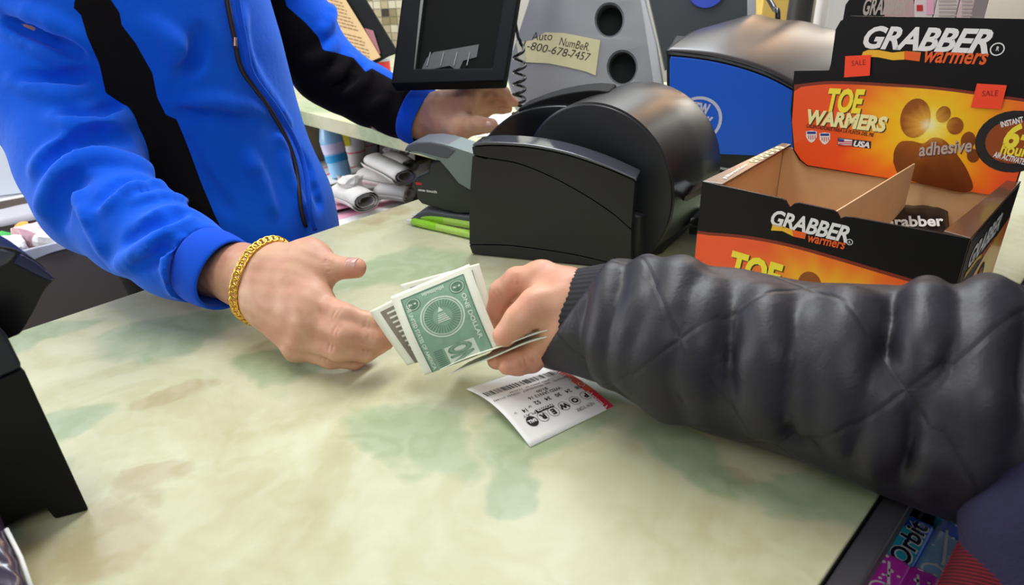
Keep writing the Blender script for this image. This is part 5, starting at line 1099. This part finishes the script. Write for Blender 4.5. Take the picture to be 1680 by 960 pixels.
# torso core, neck, head (above the frame)
HC = ct(.36, .86, .56); hf = nrm(-NX*.75+AX*.1-ZZ*.55); hu = nrm(ZZ*.85-NX*.5)
shR = ct(.185, 1.04, .375); shL = ct(.505, .98, .37)
B1 = SDF(np.array([-.80, .50, -.10]), np.array([.02, 1.30, .76]), .0052); head(B1, HC, hf, hu); B1.cone(HC-ZZ*.03+NX*.03, ct(.34, .93, .36), .052, .060, .02)
B1.ell(ct(.345, .945, .02), (.125, .10, .13), .05, [AX, NX, ZZ]); B1.ell(ct(.30, .935, .24), (.13, .10, .17), .05, [AX, NX, ZZ])
B1.chain([ct(.33, .94, .33), shR, dep(14, 10, .80), dep(75, 150, .765), dep(160, 333, .715), fa0, dep(356, 436, .652)], [.05, .044, .036, .034, .033, .030, .0285], .02)
B1.chain([ct(.40, .94, .33), shL, dep(440, -50, .99), dep(486, 48, 1.0), dep(545, 120, 1.03), dep(630, 178, 1.03), dep(688, 192, 1.015)], [.045, .042, .040, .037, .034, .031, .030], .02)
b1 = B1.mesh('h', link_=False)
red = [(k_, .016) for k_ in kn]+[(P_[0][-1], .020) for P_ in FG1]+[(th[3], .016), ((th[1]+kn[0])/2, .02)]+[(k_, .02) for k_ in k2]+[(P_[0][-1], .02) for P_ in F2]
pA = (fa0+dep(356, 436, .652))/2; pB = (dep(630, 178, 1.03)+dep(688, 192, 1.015))/2
joinmesh('body', b1, [(h1, pA, nrm(dep(356, 436, .652)-fa0)), (h2, pB, nrm(dep(688, 192, 1.015)-dep(630, 178, 1.03)))], clerk, SK1, red)
nail('thumb_nail', th[3], th[2], nrm(CC-th[3])*.35+ZZ*.4-nrm(np.cross(CR, ZZ))*0+np.array([0, -.2, .5]), clerk, .0088)
nail('thumb_nail', t2[3], t2[2], nrm(CC-t2[3])+ZZ*.2, clerk, .0100)
HR1 = mat('dark_hair', (34, 28, 26), .5, bump=.5, bscale=300); hair('hair', HC, hf, hu, clerk, HR1); eyes(HC, hf, hu, clerk)

# jacket
J = SDF(np.array([-.78, .50, -.16]), np.array([.0, 1.28, .52]), .0036)
ax = [AX, NX, ZZ]
J.ell(ct(.368, .945, -.10), (.146, .140, .24), .05, ax); J.ell(ct(.345, .94, .10), (.140, .145, .24), .06, ax); J.ell(ct(.320, .93, .27), (.142, .135, .17), .06, ax)
J.ell(ct(.372, .90, -.03), (.122, .125, .13), .05, ax)                     # belly against the counter edge
jr = [shR, dep(14, 10, .80), dep(75, 150, .765), dep(134, 270, .735), dep(162, 332, .715)]; JR = [.080, .074, .0655, .0585, .0535]; J.chain(jr, JR, .02)
fr_ = [dep(162, 332, .715), dep(222, 372, .685), dep(290, 411, .655), dep(352, 442, .632)]; FR = [.0535, .0465, .0395, .0355]; J.chain(fr_, FR, .02)
jl = [shL, dep(440, -50, .99), dep(486, 48, 1.0), dep(530, 108, 1.02), dep(560, 130, 1.03)]; JL = [.070, .062, .057, .051, .048]; J.chain(jl, JL, .012)
fl_ = [dep(545, 120, 1.03), dep(606, 153, 1.03), dep(655, 176, 1.025), dep(688, 191, 1.015)]; FL_ = [.049, .045, .042, .042]; J.chain(fl_, FL_, .012)
J.cone(shR, ct(.3, .93, .40), .078, .07, .05); J.cone(shL, ct(.42, .93, .42), .08, .07, .05); J.cone(ct(.36, .90, .40), ct(.36, .895, .455), .075, .07, .03)
Rg = [([(0, 3), (31, 19), (78, 34), (119, 53), (145, 76)], .010, 1), ([(0, 45), (47, 62), (94, 86), (125, 104), (150, 108)], .009, 1), ([(31, 137), (78, 156), (109, 160), (147, 140)], .009, 1),
      ([(96, 200), (125, 208), (162, 206), (205, 190)], .010, 1), ([(60, 280), (91, 250), (146, 218), (200, 202)], .009, 1), ([(76, 340), (100, 295), (130, 262), (180, 262), (237, 279)], .011, 1),
      ([(172, 345), (190, 326), (221, 307), (262, 303)], .007, 1), ([(122, 300), (132, 338), (148, 372), (170, 412)], .006, 1), ([(196, 437), (237, 413), (277, 382), (310, 362)], .008, 1), ([(288, 395), (282, 435), (296, 478)], .007, 1),
      ([(215, 335), (262, 320), (306, 330)], .006, 1), ([(235, 360), (280, 340), (325, 352)], .005, 1),
      ([(40, 122), (94, 131), (140, 122)], .008, -1), ([(20, 38), (78, 62), (130, 88)], .007, -1), ([(78, 268), (125, 237), (175, 222), (212, 226)], .008, -1), ([(90, 370), (103, 318), (132, 290)], .008, -1), ([(110, 180), (150, 186), (190, 176)], .007, -1),
      ([(160, 330), (195, 300), (235, 290)], .006, -1), ([(205, 395), (245, 372), (290, 352)], .006, -1), ([(225, 440), (255, 425), (275, 400)], .006, -1),
      ([(290, 178), (350, 168), (420, 184)], .010, 1), ([(284, 190), (340, 186), (418, 200)], .007, -1), ([(250, 40), (285, 75), (290, 110)], .010, 1), ([(330, 60), (322, 95), (300, 125)], .009, -1), ([(395, 20), (400, 70), (420, 130), (470, 200)], .008, 1),
      ([(455, 230), (475, 290), (500, 350)], .008, 1), ([(300, 220), (340, 300), (380, 350)], .007, -1), ([(400, 250), (430, 300), (445, 350)], .009, 1), ([(500, 250), (515, 300), (530, 340)], .006, -1),
      ([(500, 105), (530, 95), (548, 70)], .009, 1), ([(530, 135), (560, 120), (575, 95)], .009, 1), ([(570, 160), (595, 140), (610, 112)], .008, 1), ([(610, 180), (632, 165), (645, 135)], .008, 1), ([(545, 145), (572, 135), (585, 110)], .006, -1), ([(520, 60), (540, 40), (545, 15)], .008, 1)]
J.folds(Rg, .78)
J.noise(.0016, 34, 5); J.noise(.0006, 90, 8)
cutd = nrm(fr_[3]-fr_[2]); J.cone(fr_[3]+cutd*.034, fr_[3]+cutd*.10, .06, .06, .002, cut=True)
cutl = nrm(fl_[3]-fl_[2]); J.cone(fl_[3]+cutl*.056, fl_[3]+cutl*.10, .062, .062, .002, cut=True)
# keep the cloth off the worktop and behind its edge
sl, X, Y, Z = J.sub(J.lo, J.lo+J.h*(J.n-1)); tt3 = X*NX[0]+Y*NX[1]
slab = np.maximum(tt3-(T1+.003), Z-.004); J.d = np.maximum(J.d, -slab); J.d = np.maximum(J.d, -(Z-.0-(-.13)))
jk, JV = J.mesh('jacket', clerk, FLC, relax=2)
px_, py_ = project(JV)
PAN = [[(60, -1200), (100, -200), (118, -30), (123, 0), (120, 12), (133, 25), (143, 60), (163, 105), (174, 155), (182, 172), (205, 200), (208, 215), (202, 240), (236, 268), (236, 290), (290, 340), (380, 410), (352, 352), (330, 300), (310, 245), (290, 196), (272, 188), (258, 160), (250, 120), (222, 70), (200, 42), (196, 20), (175, -10), (160, -200), (120, -1200)],
       [(434, -300), (434, 0), (438, 40), (446, 92), (470, 120), (520, 200), (700, 300), (720, 160), (690, 150), (655, 137), (610, 112), (600, 118), (580, 95), (550, 86), (530, 82), (522, 60), (500, 36), (470, 10), (455, -60), (450, -300)]]
dpt = (JV-CC) @ CF
sd1 = polysd(px_, py_, PAN[0]); armR = np.zeros(len(JV), bool)
def near(V, P, R, m_=.012):
    b = np.full(len(V), 1e9)
    for i in range(len(P)-1):
        a, c_ = np.array(P[i]), np.array(P[i+1]); v = c_-a; t = np.clip(((V-a) @ v)/(v @ v), 0, 1); b = np.minimum(b, np.linalg.norm(V-a-t[:, None]*v, axis=1)-(R[i]+(R[i+1]-R[i])*t))
    return b
def ellv(V, c, r):
    q = (V-c); u = [(q @ ax[i])/r[i] for i in range(3)]; w_ = np.sqrt(sum(a*a for a in u)); return w_*(w_-1)/(np.sqrt(sum((a/r[i])**2 for i, a in enumerate(u)))+1e-6)
dT = np.minimum.reduce([ellv(JV, ct(.368, .945, -.10), (.146, .140, .24)), ellv(JV, ct(.345, .94, .10), (.140, .145, .24)), ellv(JV, ct(.320, .93, .27), (.142, .135, .17)), ellv(JV, ct(.372, .90, -.03), (.122, .125, .13))])
inR = np.minimum(near(JV, jr, JR), near(JV, fr_, FR)); inL = np.minimum(near(JV, jl[1:], JL[1:]), near(JV, fl_, FL_))
pan = np.minimum(sd1, (inR-dT+.004)*900); pan = np.maximum(pan, np.minimum(polysd(px_, py_, [(150, 430), (420, 430), (420, 640), (150, 640)]), (inR-dT-.002)*900))
sd2 = polysd(px_, py_, PAN[1]); pan = np.maximum(pan, np.minimum(sd2, (dT-inL+.004)*700))
set_attr(jk, 'panel', np.clip(pan*.12, -1, 1))
def ringcuff(name, axis0, axis1, r0, r1, m, parent, th_=.0032, rib=0.):
    x, y, d = frame3(axis1-axis0); L = np.linalg.norm(axis1-axis0); n = 40 if not rib else 168; prof = [(0, r0), (.5, r0*1.02), (.92, r1), (1, r1-.001), (1.0, r1-th_), (.92, r1-th_-.001), (.3, r0-th_-.001), (0, r0-th_-.001)]
    V = [axis0+d*L*f+(x*math.cos(a)+y*math.sin(a))*(r+.0012*math.sin(3*a+f)+rib*math.sin(56*a)) for f, r in prof for a in np.linspace(0, 2*math.pi, n+1)[:-1]]
    Fc = [(i*n+k, i*n+(k+1) % n, ((i+1) % 8)*n+(k+1) % n, ((i+1) % 8)*n+k) for i in range(8) for k in range(n)]
    o = raw(name, V, Fc, parent, m, True); s_ = o.modifiers.new('s', 'SUBSURF'); s_.levels = s_.render_levels = 1; return o
ringcuff('cuff', fr_[3]-cutd*.016+ZZ*.0, fr_[3]+cutd*.020, .0365, .0350, CUFFB, jk); ringcuff('cuff', fl_[3]-cutl*.012, fl_[3]+cutl*.016, .0440, .0425, CUFFB, jk)
zp = [J.hit(x, y) for x, y in spline([(362, -150), (366, -70), (372, 0), (380, 40), (388, 82), (396, 118), (430, 160), (458, 205), (480, 250), (490, 300), (493, 345), (505, 380)], 4)]; zp = [q_ for q_ in zp if q_ is not None]
if len(zp) > 3:
    zp = [sum(zp[max(0, i-2):i+3])/len(zp[max(0, i-2):i+3]) for i in range(len(zp))]
    tube('zipper', [q_+nrm(CC-q_)*.0012 for q_ in zp], .0030, jk, mat('zip_dark', (40, 28, 34), .5), 8)
    for s_ in (-1, 1): tube('placket_seam', [q_+nrm(CC-q_)*.0005+CR*s_*.012-CU*s_*.004 for q_ in zp], .0034, jk, CUFFB, 8)
    zt_ = zp[len(zp)//3]; lathe('zip_pull', zt_+nrm(CC-zt_)*.006-CU*.004, zt_+nrm(CC-zt_)*.004+CU*.006, [(0, .003), (1, .0024)], jk, mat('zip_metal', (150, 120, 110), .3, metal=.8), 10)
# trousers and shoes
TRM = mat('black_trousers', (28, 28, 34), .85, bump=.2, bscale=400); SHM = mat('black_shoe', (24, 24, 26), .5)
T_ = SDF(ct(.37, .95, 0)+np.array([-.27, -.27, FLOOR+.05]), ct(.37, .95, 0)+np.array([.27, .27, .0]), .008)
T_.ell(ct(.37, .955, -.16), (.165, .125, .12), .03, ax)
for s_ in (-1, 1): T_.chain([ct(.37+s_*.08, .955, -.2), ct(.37+s_*.095, .94, -.52), ct(.37+s_*.10, .97, FLOOR+.09)], [.088, .062, .055], .03)
T_.mesh('trousers', clerk, TRM)
def shoe(c, f_, parent):
    f_ = nrm(f_); S = SDF(c+np.array([-.18, -.18, -.005]), c+np.array([.18, .18, .13]), .005); r_ = np.cross(f_, ZZ)
    S.ell(c+f_*.06+ZZ*.035, (.046, .10, .036), .02, [r_, f_, ZZ]); S.ell(c-f_*.03+ZZ*.05, (.042, .06, .052), .03, [r_, f_, ZZ]); S.cone(c+ZZ*.06, c+ZZ*.115, .045, .045, .02); S.d = np.maximum(S.d, -(S.ax[2][None, None, :]-(c[2]+.001))); S.mesh('shoe', parent, SHM)
for s_ in (-1, 1): shoe(ct(.37+s_*.10, .96, FLOOR+.001), -NX, clerk)
# gold chain bracelet: curb links round the wrist
GOLD = mat('gold', (236, 188, 84), .22, metal=1.0)
bc0 = (dep(430, 470, .603)); bdir = nrm(dep(470, 486, .585)-dep(398, 452, .625)); x_, y_, _ = frame3(bdir); ringp = []
for k in range(200):
    a = 2*math.pi*k/200; d_ = x_*math.cos(a)+y_*math.sin(a); t = np.arange(.0, .07, .0004); P_ = bc0+np.outer(t, d_); I_ = np.round((P_-H1.lo)/H1.h).astype(int); I_ = np.clip(I_, 0, H1.n-1); v = H1.d[I_[:, 0], I_[:, 1], I_[:, 2]]; w_ = np.where(v > .0016)[0]; ringp.append(P_[w_[0]] if len(w_) else bc0+d_*.03)
ringp = np.array(ringp)
for _ in range(14): ringp = (np.roll(ringp, 1, 0)+np.roll(ringp, -1, 0)+ringp)/3
seg_ = np.linalg.norm(np.roll(ringp, -1, 0)-ringp, axis=1); cum = np.concatenate([[0], np.cumsum(seg_)]); tot = cum[-1]; NL = int(tot/.0052); brc = bpy.data.objects.new('bracelet', None); COL.objects.link(brc); brc.parent = clerk; brc.matrix_parent_inverse = clerk.matrix_world.inverted(); brc['label'] = 'gold curb chain bracelet'
lv, lf = [], []
for i in range(14):
    for j in range(8): a = 2*math.pi*i/14; b = 2*math.pi*j/8; lv.append(((.0040+.0012*math.cos(b))*math.cos(a), (.0030+.0012*math.cos(b))*math.sin(a), .0012*math.sin(b)))
lf = [(i*8+j, ((i+1) % 14)*8+j, ((i+1) % 14)*8+(j+1) % 8, i*8+(j+1) % 8) for i in range(14) for j in range(8)]
lme = bpy.data.meshes.new('link'); lme.from_pydata(lv, [], lf); lme.materials.append(GOLD); lme.shade_smooth()
for k in range(NL):
    s_ = (k+.5)/NL*tot; i = int(np.searchsorted(cum, s_)-1) % 200; p0 = ringp[i]; tg = nrm(ringp[(i+2) % 200]-ringp[i-2]); out_ = nrm(p0-bc0); out_ = nrm(out_-tg*(out_ @ tg)); sd_ = np.cross(out_, tg); tw = .55
    n_ = out_*math.cos(tw)+sd_*math.sin(tw); yy = np.cross(n_, tg); M_ = Matrix(((*[float(tg[0])], float(yy[0]), float(n_[0]), float(p0[0]+out_[0]*.0012)), (float(tg[1]), float(yy[1]), float(n_[1]), float(p0[1]+out_[1]*.0012)), (float(tg[2]), float(yy[2]), float(n_[2]), float(p0[2]+out_[2]*.0012)), (0, 0, 0, 1)))
    o = bpy.data.objects.new('chain_link', lme); COL.objects.link(o); o.parent = brc; o.matrix_parent_inverse = clerk.matrix_world.inverted(); o.matrix_world = M_

# ------------------------------------------------------------------ customer
CB_ = np.array([.50, .03, 0])
cus = thing('person', 'customer in a dark quilted winter jacket handing over dollar bills from the right', 'person', CB_+ZZ*FLOOR)
H3 = SDF(np.array([-.045, .38, .0]), np.array([.135, .56, .125]), .00125)
wr = dep(938, 508, .512); H3.chain([dep(1050, 538, .490), dep(985, 530, .508), wr], [.029, .028, .0255], .01)
K3 = px3([(888, 458, .522), (884, 492, .530), (884, 545, .530), (888, 568, .522)])
H3.cone(dep(930, 490, .512), K3[0], .0215, .0150, .014); H3.cone(dep(930, 500, .516), K3[1], .0215, .0145, .014); H3.cone(dep(930, 530, .512), K3[2], .0215, .0130, .014); H3.cone(dep(928, 545, .505), K3[3], .0190, .0125, .012)
F3 = [([K3[0], *px3([(848, 460, .524), (822, 480, .530), (812, 512, .536)])], [.0130, .0098, .0088, .0078]),
      ([K3[1], *px3([(846, 494, .540), (822, 520, .545), (822, 545, .545)])], [.0125, .0100, .0090, .0075]),
      ([K3[2], *px3([(858, 570, .527), (834, 583, .522), (816, 590, .520)])], [.0122, .0106, .0095, .0080]),
      ([K3[3], *px3([(872, 590, .518), (850, 597, .512), (832, 600, .509)])], [.0110, .0095, .0085, .0072])]
for P_, R_ in F3: H3.chain(P_, R_, .0042)
t3 = px3([(918, 497, .502), (880, 502, .497), (852, 524, .496), (828, 550, .502)]); H3.chain(t3, [.0170, .0128, .0102, .0088], .006)
for P_, R_ in F3:
    H3.ell(P_[0]+nrm(CC-P_[0])*.004, (.0085, .0085, .008), .010)
    for j in (1, 2):
        v = CC-P_[j]; dr = nrm(P_[j]-P_[j-1]); v = nrm(v-dr*(v @ dr)); sd_ = np.cross(dr, v); q = P_[j]+v*(R_[j]+.0002)
        for o_ in (-.0018, .0018): H3.cone(q+dr*o_-sd_*.004, q+dr*o_+sd_*.004, .0005, .0005, .0016, cut=True)
H3.noise(.00022, 420, 3); h3 = H3.mesh('h', link_=False, relax=2)
HC2 = np.array([.60, .02, .62]); hf2 = nrm([-.55, .75, -.4]); hu2 = nrm([-.25, .3, .9])
ar0 = px3([(985, 530, .508), (1060, 540, .488), (1200, 580, .458), (1400, 625, .425), (1620, 668, .40), (1760, 680, .39)])
B2 = SDF(np.array([.03, -.16, -.20]), np.array([.76, .50, .82]), .0058); head(B2, HC2, hf2, hu2); B2.cone(HC2-ZZ*.03, np.array([.60, .0, .42]), .052, .062, .02); B2.ell(np.array([.60, 0, .10]), (.12, .09, .28), .03)
B2.chain([np.array([.58, .0, .36]), np.array([.48, .12, .22])]+ar0[::-1], [.06, .045, .040, .038, .036, .034, .030, .0285], .02); b2 = B2.mesh('h', link_=False)
joinmesh('body', b2, [(h3, (ar0[0]*.6+ar0[1]*.4), nrm(ar0[0]-ar0[1]))], cus, SK2, [(k_, .015) for k_ in K3]+[(P_[0][-1], .022) for P_ in F3]+[(P_[0][1], .014) for P_ in F3]+[(t3[3], .015)])
hair('hair', HC2, hf2, hu2, cus, mat('brown_hair', (70, 52, 40), .5, bump=.5, bscale=300)); eyes(HC2, hf2, hu2, cus)

def quilt():
    m = mat('quilted_nylon', (48, 48, 56), .48, spec=.4, sheen=.03); g = NT(m); tc = g.n('TexCoord').outputs['Object']
    at = g.n('Attribute'); at.attribute_name = 'along'; au = g.n('Attribute'); au.attribute_name = 'around'
    s1 = g.math('ABSOLUTE', g.math('SUBTRACT', g.math('FRACT', g.math('MULTIPLY', g.math('ADD', at.outputs['Fac'], au.outputs['Fac']), 9.0)), .5)); s2_ = g.math('ABSOLUTE', g.math('SUBTRACT', g.math('FRACT', g.math('MULTIPLY', g.math('SUBTRACT', at.outputs['Fac'], au.outputs['Fac']), 9.0)), .5))
    mn_ = g.math('MINIMUM', s1, s2_); st_ = g.math('SMOOTH_MIN', g.math('MULTIPLY', mn_, 34.), 1., .3)
    n1 = g.noise(tc, 14, 3); col = g.mix(n1, C4(29, 29, 37), C4(40, 37, 45)); col = g.mix(g.math('MULTIPLY', g.math('SUBTRACT', 1., st_), .5), col, C4(22, 21, 26)); g.l(col, g.b.inputs['Base Color'])
    wv = g.noise(tc, 500, 2); wr_ = g.noise(tc, 42, 4, 1.2); h = g.math('ADD', g.math('ADD', g.math('MULTIPLY', st_, .45), g.math('MULTIPLY', wv, .12)), g.math('MULTIPLY', wr_, .6)); bp = g.n('Bump'); bp.inputs['Strength'].default_value = .5; bp.inputs['Distance'].default_value = .0022; g.l(h, bp.inputs['Height']); g.l(bp.outputs[0], g.b.inputs['Normal'])
    return m
QLT = quilt()
K = SDF(np.array([.015, -.16, -.35]), np.array([.74, .58, .46]), .0036)
ar = px3([(926, 530, .524), (985, 530, .508), (1020, 530, .500), (1100, 555, .480), (1200, 580, .458), (1300, 603, .440), (1400, 625, .425), (1500, 645, .412), (1620, 668, .40), (1760, 680, .39)])
AR = [.0375, .0425, .0445, .0500, .0525, .0545, .0585, .0620, .0655, .070]
# the sleeve has its own finer field; the jacket body is coarser
KS = SDF(np.array([.0, .16, -.03]), np.array([.42, .56, .19]), .0020)
KS.chain(ar, AR, .012)
shC = np.array([.50, .16, .27])
KS.chain([ar[-1], ar[-1]+np.array([.10, -.04, .05])], [.070, .085], .02)
val = [([(975, 458), (974, 500), (972, 560), (975, 606)], .005, -1), ([(1034, 440), (1031, 500), (1022, 560), (1020, 600), (1036, 636)], .008, -1), ([(1090, 455), (1088, 500), (1072, 545), (1056, 578)], .008, -1), ([(1139, 470), (1130, 510), (1115, 555), (1106, 610), (1120, 660), (1132, 686)], .010, -1),
       ([(1215, 520), (1208, 580), (1200, 640)], .006, -1), ([(1309, 543), (1304, 614), (1299, 686), (1312, 733)], .009, -1), ([(1361, 520), (1351, 590), (1346, 668)], .008, -1), ([(1430, 600), (1425, 690), (1410, 760)], .008, -1), ([(1485, 480), (1470, 560), (1472, 640), (1455, 700)], .010, -1), ([(1588, 480), (1575, 590), (1565, 690), (1538, 790)], .012, -1), ([(1660, 500), (1650, 600), (1620, 690)], .009, -1), ([(1520, 620), (1512, 700), (1490, 780)], .008, -1),
       ([(1000, 448), (1003, 500), (996, 560), (1002, 612)], .010, 1), ([(1062, 440), (1060, 490), (1048, 540), (1040, 590), (1062, 640)], .010, 1), ([(1115, 452), (1110, 500), (1092, 560), (1080, 610), (1100, 662)], .012, 1), ([(1165, 478), (1155, 540), (1140, 600), (1150, 680)], .009, 1),
       ([(1255, 500), (1262, 590), (1250, 690)], .012, 1), ([(1335, 520), (1328, 600), (1322, 700)], .008, 1), ([(1390, 500), (1385, 600), (1380, 720)], .012, 1), ([(1455, 620), (1450, 700), (1432, 760)], .009, 1), ([(1520, 480), (1520, 560), (1500, 640)], .010, 1), ([(1620, 480), (1612, 580), (1595, 700), (1580, 800)], .012, 1), ([(1545, 640), (1542, 720), (1515, 800)], .009, 1)]
KS.folds(val, .6); KS.noise(.0016, 60, 4); KS.noise(.0006, 150, 6)
KS.plane(ar[0]+nrm(ar[1]-ar[0])*.004, nrm(ar[0]-ar[1])+ZZ*.75)
sl, X, Y, Z = KS.sub(KS.lo, KS.lo+KS.h*(KS.n-1)); KS.d = np.maximum(KS.d, -(Z-.0016))
slv, SV = KS.mesh('jacket_sleeve', cus, QLT, relax=2); slv['label'] = 'dark quilted sleeve'
tot = 0.; best = np.full(len(SV), 1e9); al = np.zeros(len(SV)); au = np.zeros(len(SV))
for i in range(len(ar)-1):
    a, c_ = ar[i], ar[i+1]; v = c_-a; L_ = np.linalg.norm(v); t = np.clip(((SV-a) @ v)/(L_*L_), 0, 1); q = SV-a-t[:, None]*v; d_ = np.linalg.norm(q, axis=1); y2 = nrm(np.cross(v, ZZ)); z2 = np.cross(nrm(v), y2)
    an = np.arctan2(q @ y2, -(q @ z2)); m_ = d_ < best; best[m_] = d_[m_]; al[m_] = (tot+t*L_)[m_]; au[m_] = (an*.055)[m_]; tot += L_
set_attr(slv, 'along', al); set_attr(slv, 'around', au)
ca = nrm(ar[1]-ar[0]); CRB = mat('ribbed_cuff_black', (34, 33, 38), .9); ringcuff('cuff_band', ar[0]+ca*.006+ZZ*.003, ar[0]+ca*.045+ZZ*.004, .0372, .0400, CRB, slv, .0028, .0005)
K = SDF(np.array([.22, -.16, -.33]), np.array([.80, .40, .46]), .007)
K.chain([ar[-1]+np.array([.06, -.03, .03]), np.array([.46, .16, .20]), np.array([.50, .08, .34])], [.070, .085, .095], .04)
K.ell(np.array([.60, .0, .10]), (.17, .14, .36), .05); K.ell(np.array([.60, .0, .36]), (.20, .13, .12), .05); K.noise(.003, 30, 2)
jk2, KV = K.mesh('jacket', cus, QLT); set_attr(jk2, 'along', KV[:, 2]); set_attr(jk2, 'around', KV[:, 0])
# navy sweater with a red ribbed hem, lower right
SWT = mat('navy_knit', (32, 28, 58), .95, sheen=.08, bump=.5, bscale=420, var=.18, vscale=90, bdist=.0015)
W2 = SDF(np.array([.17, .06, -.24]), np.array([.46, .34, .13]), .004)
s0_ = dep(1700, 800, .335); s1_ = dep(1690, 930, .32); W2.chain([dep(1800, 720, .37), dep(1725, 810, .355), dep(1685, 862, .350), dep(1720, 1000, .335)], [.045, .030, .0262, .030], .02); W2.cone(dep(1800, 720, .37), np.array([.44, .10, .02]), .045, .06, .04); W2.noise(.0015, 80, 3); W2.mesh('sweater', cus, SWT)
def ribs():
    m = mat('red_rib_knit', (170, 46, 56), .95, spec=.1); g = NT(m); tc = g.n('TexCoord').outputs['Object']; sp = g.n('SeparateXYZ'); g.l(tc, sp.inputs[0]); return m
RB = ribs(); RB.node_tree.nodes['Principled BSDF'].inputs['Base Color'].default_value = (*lin((110, 32, 40)), 1); RBD = mat('dark_rib_knit', (50, 22, 32), .95)
ra, rb_ = dep(1640, 880, .356), dep(1620, 1040, .338); hem = bpy.data.objects.new('ribbed_hem', None); COL.objects.link(hem); hem.parent = cus; hem.matrix_parent_inverse = cus.matrix_world.inverted()
xr_, yr_, dr = frame3(rb_-ra); Lr = np.linalg.norm(rb_-ra); NR = 26
V_, F_, MI_ = [], [], []; n = 36
for i in range(NR*4+1):
    f_ = i/(NR*4); r_ = .0145+.0125*f_+.0009*math.sin(2*math.pi*i/4); 
    for k in range(n): a = 2*math.pi*k/n; V_.append(ra+dr*Lr*f_+(xr_*math.cos(a)+yr_*math.sin(a))*r_)
for i in range(NR*4):
    for k in range(n): F_.append((i*n+k, i*n+(k+1) % n, (i+1)*n+(k+1) % n, (i+1)*n+k)); MI_.append(1 if i % 4 in (2,) else 0)
raw('hem_knit', V_, F_, hem, [RB, RBD], True, MI_)
T2 = SDF(np.array([.38, -.20, FLOOR+.05]), np.array([.82, .20, -.02]), .009); T2.ell(np.array([.60, .0, -.20]), (.17, .13, .16), .03)
for s_ in (-1, 1): T2.chain([np.array([.60+s_*.085, 0, -.26]), np.array([.60+s_*.095, .02, -.55]), np.array([.60+s_*.10, -.01, FLOOR+.09])], [.090, .064, .055], .03)
T2.mesh('trousers', cus, mat('blue_jeans', (44, 54, 84), .85, bump=.2, bscale=500))
for s_ in (-1, 1): shoe(np.array([.60+s_*.10, 0, FLOOR+.001]), (-.4, .9, 0), cus)
